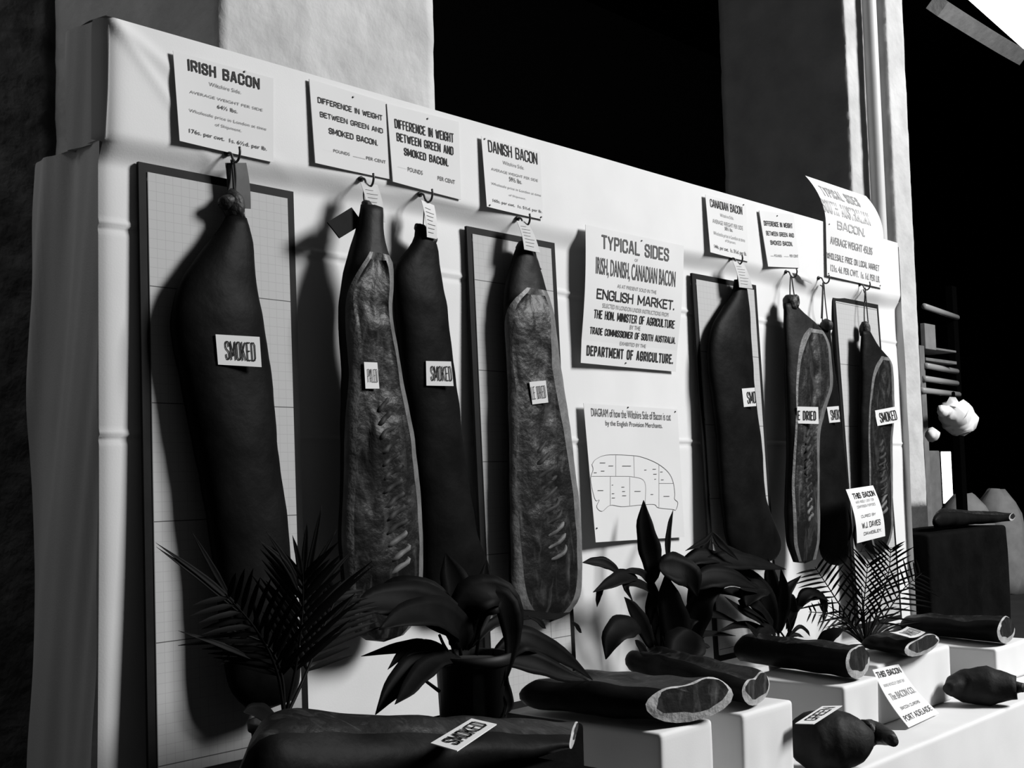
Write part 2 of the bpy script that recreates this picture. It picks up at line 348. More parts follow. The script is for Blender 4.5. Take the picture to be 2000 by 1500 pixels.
def mk_sheet(name, label, cat, P, lines, curl=None, group=None, m='paper', nu=24, nv=24, thick=.0012, lift=.0016, pins=(), nrm=None):
    sh = Sheet(P, curl, nrm)
    V = [sh.at(i/nu, j/nv) for j in range(nv+1) for i in range(nu+1)]
    V2 = [sh.at(i/nu, j/nv, -thick) for j in range(nv+1) for i in range(nu+1)]
    n1 = len(V); W = nu+1
    Fs = [[j*W+i, (j+1)*W+i, (j+1)*W+i+1, j*W+i+1] for j in range(nv) for i in range(nu)]
    Fs += [[n1+q for q in reversed(f)] for f in Fs]
    rim = [i for i in range(W)]+[j*W+nu for j in range(1, nv+1)]+[nv*W+i for i in range(nu-1, -1, -1)]+[j*W for j in range(nv-1, 0, -1)]
    Fs += [[rim[k], rim[(k+1) % len(rim)], n1+rim[(k+1) % len(rim)], n1+rim[k]] for k in range(len(rim))]
    o = obj(name, (V+V2, Fs), m); tag(o, label, cat, group)
    for ln in lines:
        s, q = ln[0], ln[1:5]; col = ln[5] if len(ln) > 5 else 'ink'; bold = ln[6] if len(ln) > 6 else .0
        if max(map(abs, q)) <= 1.6: ua, va, ub, vb = q
        else:
            ua, va = sh.inv(q[0], q[1]); ub, vb = sh.inv(q[2], q[3])
        if bold >= .01 and s == s.upper() and all(c in GL or c == ' ' for c in s):
            Wm = np.linalg.norm(sh.at(ub, va)-sh.at(ua, va)); Hm = np.linalg.norm(sh.at(ua, vb)-sh.at(ua, va))
            tv, tf = strokes(s, Wm, Hm, .125 if bold < .015 else .15 if bold < .024 else .175); lo = np.array([0, 0.]); hi = np.array([Wm, Hm])
        else:
            tv, tf = textmesh(s, bold if bold < .01 else .008)
            if not len(tv): continue
            lo = tv.min(0); hi = tv.max(0)
        VV = [sh.at(ua+(ub-ua)*(p[0]-lo[0])/(hi[0]-lo[0]), vb+(va-vb)*(p[1]-lo[1])/(hi[1]-lo[1]), lift) for p in tv]
        e = obj('lettering', (VV, tf), col, o)
    for (u, v) in pins:
        p = sh.at(u, v); obj('pin', tube([p, p+sh.n*.004], .0028, 8), 'iron', o)
    return o, sh
def wall_sheet(name, label, px, lines, y=FY-.006, **k):
    cu = k.get('curl') or (lambda u, v: 0)
    ys = y if isinstance(y, tuple) else (y,)*4
    return mk_sheet(name, label, 'sign', [PY(*q, yy-cu(*uv))+np.array([0, cu(*uv), 0]) for q, yy, uv in zip(px, ys, ((0, 0), (1, 0), (0, 1), (1, 1)))], lines, nrm=(0, -1, 0), **k)
PR = 'printed notices pinned along the top of the cloth'
curlL = lambda a: (lambda u, v: a*(1-u)**2*(.4+.6*v))
def price(country, wt, cwt, lb, bold, T):
    return [(country,)+T[0]+('ink', bold), ('Wiltshire Side.',)+T[1]+('faded', .0), ('AVERAGE WEIGHT PER SIDE',)+T[2]+('faded', 0.), (wt,)+T[3]+('ink2', .02),
        ('Wholesale price in London at time',)+T[4]+('faded', .0), ('of Shipment.',)+T[5]+('faded', .0), (cwt+' per cwt.  '+lb+' per lb.',)+T[6]+('ink2', .012)]
wall_sheet('price_sign', 'white notice headed IRISH BACON at the left end of the fascia', [(338, 99), (534, 153), (351, 275), (534, 317)],
    price('IRISH BACON', '64½ lbs.', '176s.', '1s. 6½d.', .03, [(366, 115, 507, 175), (408, 160, 471, 184), (370, 176, 513, 218), (424, 204, 464, 222), (369, 212, 520, 257), (420, 240, 472, 260), (369, 251, 521, 297)]), curl=curlL(.012), group=PR, pins=((.70, .012),))
wall_sheet('price_sign', 'white notice headed DANISH BACON above the pale dried side', [(940, 265.5), (1055, 297), (951, 403.5), (1061, 429)],
    price('DANISH BACON', '59½ lbs.', '160s.', '1s. 5½d.', .012, [(952.4, 273, 1049.6, 321.6), (981.5, 313.5, 1023.5, 331.5), (959, 327, 1050.5, 355.5), (994, 345, 1019, 360), (959, 355.5, 1056.5, 385.5), (993.5, 378.6, 1027, 391.5), (962, 388, 1058.6, 418)]), curl=curlL(.012), group=PR, pins=((.05, .03), (.05, .97), (.96, .97)))
wall_sheet('price_sign', 'white notice headed CANADIAN BACON near the right end of the fascia', [(1377.6, 380), (1457, 400), (1387.7, 492.6), (1462.6, 511)],
    price('CANADIAN BACON', '58½ lbs.', '144s.', '1s. 3½d.', .012, [(1386, 388, 1449.7, 419.6), (1406, 416.6, 1432.8, 429.4), (1391.4, 427, 1451, 449.7), (1415, 442.6, 1431, 453.4), (1393, 451, 1455, 475), (1416, 467, 1436.8, 478.5), (1394.5, 477, 1458, 502)]), curl=curlL(.015), group=PR, pins=((.93, .012),))
def diff(T): return [('DIFFERENCE IN WEIGHT',)+T[0]+('ink', .022), ('BETWEEN GREEN AND',)+T[1]+('ink', .022), ('SMOKED BACON.',)+T[2]+('ink', .022), ('.........',)+T[5]+('faded',), ('POUNDS',)+T[3]+('ink2', .005), ('.........',)+T[6]+('faded',), ('PER CENT',)+T[4]+('ink2', .005)]
wall_sheet('weight_sign', 'white DIFFERENCE IN WEIGHT card above the pale cured side, left one of the touching pair', [(604, 154), (755, 200), (616, 318), (767, 351)],
    diff([(620, 189, 747, 236), (624.5, 217.5, 748, 261), (641.6, 249, 737.6, 285), (651, 291, 683, 304.5), (715, 305, 753.5, 320), (630, 292, 650, 297), (690, 306, 713, 310)]), curl=curlL(.008), group=PR, thick=.003, pins=((.55, .06),))
wall_sheet('weight_sign', 'white DIFFERENCE IN WEIGHT card beside the Danish notice, right one of the touching pair', [(755.6, 202.5), (896, 238), (767.6, 354.6), (900.5, 390)],
    diff([(770, 231.6, 886, 279), (774, 258.6, 885.5, 303.6), (788.6, 288, 875.6, 325.5), (796, 326, 825.5, 342), (854.6, 343.5, 888.5, 360), (777, 326, 794, 330), (837, 343, 852, 347)]), curl=curlL(.008), group=PR, thick=.003, pins=((.55, .06),))
wall_sheet('weight_sign', 'small white DIFFERENCE IN WEIGHT card right of the Canadian notice', [(1482.7, 411), (1550, 419), (1500.5, 520.5), (1562, 523)],
    diff([(1491, 430.7, 1548, 446), (1495.5, 450.7, 1550.7, 464), (1503.7, 469, 1548, 481), (1512, 496.8, 1527, 502.3), (1542, 497, 1559, 503), (1505, 499, 1511, 501), (1531, 500, 1540, 502)]), curl=curlL(.014), group=PR, thick=.003, pins=((.5, .06),))
wall_sheet('show_bill', 'large white bill headed TYPICAL SIDES pinned mid wall, naming the English market', [(1143.6, 438.7), (1335.6, 480), (1134.4, 708.6), (1320, 725.8)],
    [('TYPICAL SIDES', 1175, 458, 1306, 511, 'ink2', .02), ('OF', 1239.6, 505, 1245.7, 512, 'faded'), ('IRISH, DANISH, CANADIAN BACON', 1164, 501, 1318, 566, 'ink2', .008), ('AS AT PRESENT SOLD IN THE', 1206, 555, 1281.6, 574.5, 'faded'),
     ('ENGLISH MARKET.', 1166, 563, 1316, 606, 'ink', .02), ('SELECTED IN LONDON UNDER INSTRUCTIONS FROM', 1176.7, 592, 1305, 619, 'faded'), ('THE HON. MINISTER OF AGRICULTURE', 1160.7, 604, 1316.6, 642, 'ink', .02), ('BY THE', 1230.4, 635, 1250.3, 645.7, 'faded'),
     ('TRADE COMMISSIONER OF SOUTH AUSTRALIA.', 1152.8, 638, 1318.4, 671.8, 'ink', .02), ('EXHIBITED BY THE', 1211, 667, 1261, 679.8, 'faded'), ('DEPARTMENT OF AGRICULTURE.', 1146, 674, 1313.8, 711, 'ink', .026)],
    y=(-.043, -.043, -.014, -.014), curl=lambda u, v: .014*(1-u)**2+.012*math.exp(-v/.15)*0+.016*math.sin(min(1, v*1.2)*PI)*.5, pins=((.55, .03), (.45, .97)))
# the cutting diagram with its outline of a side
P = [PY(*q, -.015) for q in ((1136, 787.7), (1323, 799.5), (1151, 1059), (1337, 1049))]
dg, dsh = mk_sheet('cutting_diagram', 'white sheet with a line diagram of a side, pinned below the large bill', 'sign', P,
    [('DIAGRAM of how the Wiltshire Side of Bacon is cut', 1153.8, 796.7, 1310, 821.5, 'ink2', .0), ('by the English Provision Merchants.', 1182, 821, 1293.8, 839, 'ink2', .0)], curl=lambda u, v: .03*(1-u)**2*(.3+.7*v), pins=((.45, .01), (.97, .02), (.02, .9)))
def dpt(q): return dsh.inv(1100+q[0]/4.686, 760+q[1]/4.686)
def dline(qs, wd=.0009):
    uv = [dpt(q) for q in qs]; uv = cr([(a, b) for a, b in uv], max(12, 4*len(qs))) if len(qs) > 2 else uv
    return tube([dsh.at(u, v, .0012) for u, v in uv], wd, 4)
out = [(262, 690), (300, 640), (400, 602), (600, 605), (720, 622), (860, 680), (960, 760), (1005, 850), (1020, 960), (1018, 1005), (1048, 1040), (1030, 1105), (1000, 1100), (870, 1085), (830, 1055), (700, 1060), (540, 1075), (430, 1062), (355, 1118), (305, 1078), (328, 1015), (290, 1010), (250, 830), (272, 740), (262, 690)]
obj('diagram_outline', dline(out), 'faded', dg)
obj('diagram_divisions', join([dline(q, .0006) for q in ([(260, 797), (500, 797), (640, 803), (745, 850), (750, 1050)], [(430, 800), (430, 1060)], [(608, 803), (608, 1066)], [(480, 605), (480, 797)], [(645, 610), (650, 803)], [(875, 690), (875, 1080)], [(875, 862), (1008, 862)])]), 'faded', dg)
marks = []
for (x, y, l) in [(335, 675, 48), (345, 750, 30), (280, 765, 24), (415, 703, 40), (540, 704, 78), (742, 740, 18), (818, 733, 28), (825, 778, 28), (888, 758, 20), (895, 830, 22), (835, 824, 12), (315, 928, 50), (445, 878, 10), (445, 956, 20), (445, 996, 26), (533, 897, 24), (540, 936, 24), (540, 975, 34), (652, 935, 54), (800, 964, 22), (918, 981, 52)]:
    marks.append(dline([(x, y), (x+l, y)], .0011))
obj('diagram_notes', join(marks), 'ink2', dg)
# the South Australian notice, its head curling off the wall
def sa(u, v): return .20*max(0, .55-v)**1.4*2.0+.01*(1-u)
def fixcurl(px, y, curl):               # corners that land on the pixels once curled towards the room
    return [PY(*q, y-curl(*uv)) + np.array([0, curl(*uv), 0]) for q, uv in zip(px, ((0, 0), (1, 0), (0, 1), (1, 1)))]
SAC = .105
wall_sheet('price_sign', 'large notice TYPICAL SIDES SOUTH AUSTRALIAN BACON curling above the right end', [(1572.8, 343), (1691.5, 383), (1615.5, 538), (1723.5, 563)],
    [('TYPICAL SIDES', 1597, 362, 1682, 405, 'faded', .025), ('SOUTH AUSTRALIAN', 1601, 386.7, 1701, 441, 'pale', .03), ('BACON.', 1634.7, 430.7, 1688.8, 463, 'pale', .03), ('AVERAGE WEIGHT 45LBS', 1621, 461, 1703.5, 498.5, 'faded', .02),
     ('WHOLESALE PRICE ON LOCAL MARKET', 1614.7, 492, 1716.8, 530, 'faded', .012), ('121s. 4d. PER CWT.  1s. 1d. PER LB.', 1622, 516, 1718, 552, 'faded', .02)], group=PR, curl=lambda u, v: .006-SAC*(max(0, .5-v)*2)**2, nu=20, nv=20, pins=((.05, .5), (.02, .98), (.95, .98)))

# ------------------------------------------------------------------ hanging sides of bacon
NR = 64
def smooth(y, arr): return arr
def side(name, label, rows, d, b, rind='rind', meat_from=None, ribs=None, hockc=None, seed=0, dy=None):
    rows = sorted(rows); ys = np.array([r[0] for r in rows], float)
    full = [r if len(r) == 6 else (r[0], r[1], None, None, None, r[2]) for r in rows]
    fr = [r for r in full if r[2] is not None]
    YY = np.linspace(ys[0], ys[-1], NR)
    def itp(k, src):
        yy = np.array([r[0] for r in src], float); vv = np.array([r[k] for r in src], float)
        o = np.interp(YY, yy, vv); s = o.copy()
        for _ in range(2): s[1:-1] = (s[:-2]+2*s[1:-1]+s[2:])/4
        return s
    XL, XR = itp(1, full), itp(5, full)
    if fr: X1, X2, X3 = itp(2, fr), itp(3, fr), itp(4, fr)
    rings = []; seg = (7, 4, 22, 4, 16) if fr else (0, 0, 0, 0, 44)
    NN = sum(seg); y0f = fr[0][0] if fr else 1e9
    for i in range(NR):
        yy = YY[i]; f = i/(NR-1)
        bi = b*(np.interp(f, [0, .06, .2, .5, .85, .97, 1], [.35, .6, .95, 1, .95, .6, .3]))
        di = d if dy is None else np.interp(f, np.linspace(0, 1, len(dy)), dy)
        L = PY(XL[i], yy, -di); R = PY(XR[i], yy, -di)
        c = (L[0]+R[0])/2; A = (R[0]-L[0])/2; z = (L[2]+R[2])/2
        m = c/(-CAM[1]-di); bb = min(bi, .75*A/m); a = math.sqrt(max(A*A-(m*bb)**2, (.3*A)**2))
        def pt(th):
            ct, st = math.cos(th), math.sin(th)
            return np.array([c-a*math.copysign(abs(ct)**.9, ct), -di-bb*math.copysign(abs(st)**.9, st)*(1 if st > 0 else .75), z])
        ths = np.linspace(-.9, PI+.9, 160); pxs = np.array([pix(pt(t))[0] for t in ths])
        il = int(np.argmin(pxs)); ir = int(np.argmax(pxs))
        if not fr:
            ring = [pt(2*PI*k/NN-.6) for k in range(NN)]
        else:
            tt = ths[il:ir+1]; pp = np.maximum.accumulate(pxs[il:ir+1]+np.arange(ir+1-il)*1e-6)
            th = lambda x: float(np.interp(min(max(x, pp[0]+.02*(pp[-1]-pp[0])), pp[-1]), pp, tt))
            k1, k2, k3, k4 = th(X1[i]), th(X2[i]), th(X3[i]), tt[-1]+.15
            if yy < y0f: pass
            ang = list(np.linspace(tt[0]-.1, k1, seg[0], endpoint=False))+list(np.linspace(k1, k2, seg[1], endpoint=False))+list(np.linspace(k2, k3, seg[2], endpoint=False))+list(np.linspace(k3, k4, seg[3], endpoint=False))+list(np.linspace(k4, tt[0]-.1+2*PI, seg[4], endpoint=False))
            ring = [pt(t) for t in ang]
        ctr = np.array([c, -di, z])
        for k in range(NN):
            q = ring[k]; n = (q-ctr)/(np.linalg.norm(q-ctr)+1e-9)
            h = noise.noise(Vector(q)*6+Vector((seed, 0, 0)))*.006+noise.noise(Vector(q)*18)*.0025
            h *= min(1, A/.06)
            if fr and yy >= y0f:
                k0 = seg[0]+seg[1]
                if k0 < k < k0+seg[2]:
                    u = (k-k0)/seg[2]; g = (yy-y0f)/(ys[-1]-y0f)
                    h += -.010*math.sin(u*PI)**.6+noise.noise(Vector(q)*14+Vector((seed, 5, 0)))*.008+noise.noise(Vector(q)*40)*.004
                    if ribs and ribs[0] < yy < ribs[1] and .25 < u < .95:
                        s = math.sin((u-.25)/.7*PI)**.5*min(1, (yy-ribs[0])/40)*min(1, (ribs[1]-yy)/20)
                        h += .008*s*math.sin((yy+ribs[3]*u)/ribs[2]*2*PI)+.006*s
                elif seg[0] <= k <= k0 or k0+seg[2] <= k < k0+seg[2]+seg[3]: h += .004
            q = q+n*h; ring[k] = q
        rings.append(ring)
    V = [q for r in rings for q in r]
    FS = {'rind': [], 'fat_edge': [], 'meat_face': []}
    for i in range(NR-1):
        fy = (YY[i]+YY[i+1])/2
        for k in range(NN):
            f = [i*NN+k, (i+1)*NN+k, (i+1)*NN+(k+1) % NN, i*NN+(k+1) % NN]
            key = 'rind'
            if fr and fy >= y0f:
                if k >= seg[0] and k < seg[0]+seg[1]: key = 'fat_edge'
                elif k >= seg[0]+seg[1] and k < sum(seg[:3]): key = 'meat_face'
                elif k >= sum(seg[:3]) and k < sum(seg[:4]): key = 'fat_edge'
                if fy < y0f+ (8 if name else 0) and key == 'meat_face': key = 'fat_edge'
            FS[key].append(f)
    V += [np.mean(rings[0], axis=0)+np.array([0, 0, .006]), np.mean(rings[-1], axis=0)-np.array([0, 0, .012])]
    for k in range(NN):
        FS['rind'].append([len(V)-2, k, (k+1) % NN]); FS['rind'].append([len(V)-1, (NR-1)*NN+(k+1) % NN, (NR-1)*NN+k])
    RB = []
    if ribs:
        y = ribs[0]+10
        while y < ribs[1]:
            i = int((y-YY[0])/(YY[-1]-YY[0])*(NR-1)); fr_ = (y-ribs[0])/(ribs[1]-ribs[0]); k0 = seg[0]+seg[1]
            ks = [int(k0+seg[2]*u) for u in (.36+.16*fr_, .46+.15*fr_, .56+.14*fr_, .66+.13*fr_, .76+.10*fr_)]
            c0 = np.mean(rings[i], axis=0); pts = []
            for q, k in enumerate(ks):
                fi = min(NR-1.01, max(0, (y-YY[0])/(YY[-1]-YY[0])*(NR-1)+1-q*.75)); i0 = int(fi); p = np.array(rings[i0][k])*(1-fi+i0)+np.array(rings[i0+1][k])*(fi-i0)
                n = p-c0; n /= np.linalg.norm(n); pts.append(p-n*(.014 if q in (0, 4) else .003))
            RB.append(tube(cr(pts, 10), [.004, .009, .0085, .008, .003], 10, .003)); y += ribs[2]
    o = thing('hanging_bacon', label, 'bacon side', (np.mean(rings[-1], axis=0)))
    for key, mm in (('rind', rind), ('fat_edge', 'fat'), ('meat_face', 'meat')):
        if not FS[key]: continue
        ids = sorted({i for f in FS[key] for i in f}); mp = {a: n for n, a in enumerate(ids)}
        obj(key, ([V[i] for i in ids], [[mp[i] for i in f] for f in FS[key]]), mm, o, True, sub=0)
    for n_, q in enumerate(RB):
        obj('rib', q, 'bonelt' if n_ >= len(RB)-3 else 'bone', o, True)
    return o, rings
sides = {}
sides[1] = side('a', 'very large dark smoked side hanging at the left before the tall board', [(425,440,482),(453,425,490),(467,416,493),(502,389,497),(543,354,500),(592,335,509),(637,330,516),(679,334,523),(731,346,530),(800,360,535),(900,380,545),(1000,398,556),(1100,413,566),(1200,426,578),(1300,438,588),(1350,454,585),(1375,482,570)], .065, .058, dy=(.068, .075, .092, .115, .14))
sides[2] = side('b', 'pale cured side with its cut face and ribs showing, second from the left', [(404,703,747),(430,697,748),(468,688,751),(485,682,757),(500,677,726,732,745,760),(512,674,715,724,753,763),(530,669,705,714,757,765),(562,662,684,694,758,764),(600,659,676,690,757,762),(650,660,677,700,763,769),(730,663,682,703,776,782),(810,663,678,702,790,796),(890,662,674,697,802,808),(970,661,671,694,813,819),(1050,660,670,694,815,821),(1130,664,675,696,815,821),(1190,672,684,702,812,818),(1230,690,700,715,800,808),(1245,715,722,735,780,786)], .11, .06, 'rind2', ribs=(790, 1120, 26, -30), seed=3)
sides[3] = side('c', 'dark smoked side hanging close behind the pale cured one, third from the left', [(440,809,830),(463,811,848),(480,805,856),(503,785,858),(527,768,860),(552,765,863),(601,768,873),(651,774,878),(730,782,887),(810,792,898),(890,802,908),(970,812,919),(1040,818,931),(1070,822,940),(1100,824,953),(1150,830,965),(1180,845,960),(1195,870,940)], .058, .045, seed=8)
sides[4] = side('d', 'pale dried side with ribbed cut face before the Danish board', [(472,1012,1026),(490,1004,1045),(507,1001,1048),(534,991,1059),(555,985,1064),(566,983,1036,1044,1054,1067),(575,981,1020,1030,1062,1070),(590,981,1004,1016,1068,1073),(606,981,993,1008,1070,1077),(627,980,986,1003,1072,1082),(658,982,988,1001,1071,1084),(716,985,991,1003,1076,1093),(770,987,993,1010,1086,1102),(810,988,995,1012,1094,1107),(890,989,996,1010,1106,1117),(970,990,998,1013,1118,1127),(1050,990,998,1018,1125,1133),(1130,993,1000,1026,1128,1136),(1170,1000,1007,1034,1124,1134),(1195,1016,1024,1050,1108,1122),(1208,1045,1052,1070,1090,1104)], .068, .05, 'rind2', ribs=(870, 1095, 23, -26), seed=12, dy=(.07, .08, .095, .105, .115))
sides[5] = side('e', 'dark smoked side hanging before the Canadian board', [(548,1434,1456),(576,1430,1460),(591,1419,1462),(607,1408,1464),(637,1390,1466),(668,1382,1468),(699,1380,1470),(740,1382,1472),(797,1391,1477),(856,1398,1485),(915,1402,1490),(973,1405,1495),(1003,1409,1503),(1032,1413,1515),(1061,1421,1526),(1085,1440,1525),(1095,1465,1515)], .06, .042, seed=15, dy=(.06, .066, .08, .092, .10))
sides[6] = side('f', 'pale dried side, string hung, with fat rimmed cut face beside a half hidden smoked one', [(594,1530,1556),(599,1530,1557),(613,1530,1576),(626,1530,1594),(634,1530,1601),(638,1530,1586,1590,1598,1604),(648,1530,1574,1586,1606,1611),(663,1530,1567,1578,1614,1618),(683,1530,1562,1572,1617,1621),(707,1531,1559,1565,1619,1623),(732,1531,1557,1562,1620,1625),(757,1532,1556,1560,1620,1625),(776,1532,1556,1560,1613,1618),(797,1533,1556,1559,1606,1611),(843,1533,1554,1558,1596,1600),(885,1533,1550,1555,1594,1598),(944,1532,1547,1552,1594,1598),(1003,1530,1550,1556,1596,1600),(1061,1534,1551,1558,1595,1599),(1095,1548,1561,1566,1586,1592)], .075, .045, 'rind2', ribs=(840, 1030, 15, -18), seed=19, dy=(.075, .085, .10, .112, .12))
sides[7] = side('g', 'smoked side partly hidden behind the pale dried one beside the last board', [(640,1606,1622),(660,1602,1623),(683,1599,1627),(732,1596,1632),(776,1595,1638),(828,1594,1642),(885,1594,1650),(944,1594,1655),(1003,1596,1660),(1061,1598,1661),(1090,1606,1658),(1100,1620,1652)], .045, .022, seed=23, dy=(.036, .042, .055, .065, .07))
sides[8] = side('h', 'small smoked side with pale edged cut face hanging at the right end', [(648,1681,1700),(658,1680,1705),(670,1680,1712),(683,1679,1722),(690,1679,1729),(695,1678,1723,1728,1732,1735),(707,1678,1714,1722,1739,1742),(720,1677,1709,1716,1740,1743),(739,1677,1704,1709,1741,1744),(797,1676,1698,1701,1743,1746),(856,1675,1697,1700,1738,1741),(915,1675,1698,1701,1739,1742),(973,1675,1699,1702,1740,1743),(1032,1677,1700,1703,1740,1743),(1060,1682,1704,1707,1733,1738),(1080,1700,1712,1716,1722,1726)], .085, .04, 'rind', ribs=(860, 1010, 12, 0), seed=27)
def S_(k): return sides[k][0]
# hocks and their strings belong to the sides
def blob(px, d, r, n=7, rough=.006, flat=1.):
    c = cr([PY(*q, -d) for q in px], n); return tube(c, r, 14, rough, flat)
obj('hock', join([blob([(455, 368), (455, 395), (458, 425)], .06, [.004, .030, .034, .026]), blob([(428, 400), (440, 396), (458, 395)], .065, [.004, .022, .024, .012])]), 'hock', S_(1), True)
obj('hock', blob([(706, 395), (713, 400), (722, 425), (727, 440)], .10, [.004, .02, .024, .026]), 'hock', S_(2), True)
obj('hock', blob([(812, 440), (818, 446), (832, 462), (842, 475)], .058, [.004, .018, .024, .024]), 'hock', S_(3), True)
obj('hock', join([blob([(1017, 472), (1018, 482), (1026, 497), (1030, 510)], .062, [.004, .022, .03, .03]), blob([(1044, 488), (1046, 505), (1053, 522), (1057, 526)], .085, [.004, .006, .006, .004])]), 'hock', S_(4), True)
obj('hock', blob([(1441, 545), (1440, 556), (1444, 572), (1448, 585)], .048, [.004, .02, .026, .026]), 'hock', S_(5), True)
obj('hock', join([blob([(1543, 577), (1543, 590), (1543, 604)], .07, [.02, .036, .034, .03], rough=.004), blob([(1548, 586), (1554, 580), (1558, 588), (1554, 598)], .085, [.01, .013, .013, .01])]), 'hock', S_(6), True)
obj('hock', blob([(1612, 625), (1614, 634), (1615, 645)], .045, [.012, .03, .03, .02]), 'hock', S_(7), True)
obj('hock', join([blob([(1687, 628), (1689, 640), (1690, 655)], .062, [.012, .028, .03, .026], rough=.004)]), 'hock', S_(8), True)
# little knot of twisted skin at the foot of two sides
def strings(k, px_list, m='string', r=.0022):
    for q in px_list:
        obj('string', tube(cr([PY(a, b, -c) for a, b, c in q], 10), r, 6), m, S_(k), True)
strings(1, [[(452, 312, .058), (455, 340, .062), (457, 372, .062)], [(457, 312, .058), (460, 345, .062), (459, 375, .062)], [(459, 385, .06), (484, 440, .06), (488, 470, .06)]], r=.0035)
strings(2, [[(714, 356, .06), (710, 378, .06), (712, 400, .062)]], r=.0022)
strings(3, [[(829, 392, .06), (828, 418, .05), (826, 450, .06)]], r=.002)
strings(4, [[(1018, 434, .06), (1020, 455, .06), (1019, 480, .062)]], r=.002)
strings(5, [[(1436, 511, .06), (1440, 530, .06), (1441, 552, .062)]], r=.002)
strings(6, [[(1544, 540, .055), (1543, 560, .062), (1543, 580, .072)], [(1546, 540, .055), (1549, 562, .062), (1552, 582, .072)]], r=.0028)
strings(7, [[(1608, 552, .05), (1607, 590, .06), (1606, 628, .058)], [(1607, 552, .05), (1605, 600, .06), (1604, 622, .058)], [(1609, 552, .05), (1612, 590, .06), (1617, 632, .05)], [(1602, 557, .05), (1606, 560, .05), (1608, 575, .055)]], r=.0026)
strings(8, [[(1690, 562, .05), (1688, 600, .06), (1688, 630, .064)], [(1690, 562, .05), (1693, 600, .06), (1696, 635, .062)], [(1686, 565, .05), (1691, 580, .06), (1689, 590, .06)]], r=.0028)

# ------------------------------------------------------------------ hooks, board wires, tags
HK = [((443, 300), 'iron cup hook carrying the very large smoked side below the Irish notice'), ((704, 350), 'iron cup hook carrying the pale cured side below the left weight card'), ((819, 380), 'iron cup hook carrying the smoked side below the right card of the pair'),
      ((1010, 427), 'iron cup hook below the Danish notice'), ((1427, 505), 'iron cup hook below the Canadian notice'), ((1534, 531), 'iron cup hook below the small weight card'),
      ((1598, 543), 'bare necked iron cup hook carrying the half hidden smoked side'), ((1678, 556), 'iron cup hook below the South Australian notice')]
for (px, lb) in HK:
    p = PY(*px, FY); k = 1.0
    y = p[1]; x, z = p[0], p[2]
    pts = [(x, y+.004, z), (x, y-.012, z), (x+.001, y-.020, z-.006), (x+.002, y-.026, z-.022), (x+.002, y-.038, z-.031), (x+.002, y-.052, z-.024), (x+.002, y-.058, z-.006), (x+.002, y-.056, z+.008)]
    h = obj('cup_hook', tube(cr(pts, 22), .0036, 8), 'iron', smooth=True); tag(h, lb, 'hook', 'cup hooks along the foot of the fascia')
    obj('hook_collar', tube([(x, y+.001, z), (x, y-.005, z)], .009, 10), 'iron', h, True)
def wire(b, tip, hook, m='string'):
    o, x0, x1, z1 = b
    A = PY(*hook, FY-.006); B = PY(*tip, -.034)
    D = np.array([2*A[0]-B[0] if 2*A[0]-B[0] < x1 else x1-.04, B[1], z1-.01])
    obj('hanging_wire', tube(cr([B+np.array([0, 0, -.012]), B, A, D, D+np.array([0, 0, -.012])], 24), .0024, 6), m, o, True)
wire(b1, (378, 331), (443, 302)); wire(b2, (969, 452), (1010, 430)); wire(b3, (1396, 541), (1427, 508)); wire(b4, (1656, 581), (1678, 558))
def ptag(label, px, d, m='tag', lines=True, group='paper tags tied at the hooks'):
    dd = d if isinstance(d, (list, tuple)) else [d]*4
    o, sh = mk_sheet('paper_tag', label, 'tag', [PY(*q, -e) for q, e in zip(px, dd)], [], curl=lambda u, v: .006*math.sin(v*PI), group=group, m=m, nu=20, nv=20)
    if lines:
        L = []
        for k in range(7):
            v = .2+k*.11
            L.append(tube([sh.at(.15, v, .001), sh.at(.5, v+.004, .001), sh.at(.6+.3*((k*37) % 10)/10, v, .001)], .0007, 4))
        obj('handwriting', join(L), 'faded', o)
ptag('buff paper tag, shade put into its colour, hanging over the hock of the very large smoked side', [(440, 318), (481, 318), (443, 405), (490, 408)], (.05, .05, .036, .036), 'tagshade', False)  # buff tag in shade, the shade painted as a darker colour
ptag('buff written tag hanging on the hook of the pale cured side', [(704, 356), (737, 361), (721, 430), (753, 434)], (.075, .075, .115, .115))
ptag('whitest paper tag hanging on the smoked side third from the left', [(822.5, 390), (848, 401), (834, 463), (853, 467)], (.075, .075, .09, .09), 'paper')
ptag('buff tag slanting from the hook of the Danish side', [(1009, 431), (1030, 433), (1024, 487), (1055, 494)], (.075, .075, .115, .115))
ptag('buff tag slanting from the hook of the Canadian side', [(1431, 510), (1451, 512), (1444, 561), (1470, 564)], (.075, .075, .095, .095))
ptag('small pale tag turned flat at the hook beneath the small weight card', [(1550, 531), (1568, 534), (1566, 546), (1587, 555)], (.04, .04, .042, .042), 'paper', False)
sh_, _ = mk_sheet('dark_label', 'stiff black label sticking out left of the pale cured side', 'label', [PY(640, 434, -.12), PY(687, 405, -.09), PY(664, 465, -.12), PY(710, 437, -.09)], [], m='leather', thick=.004, nu=20, nv=20)

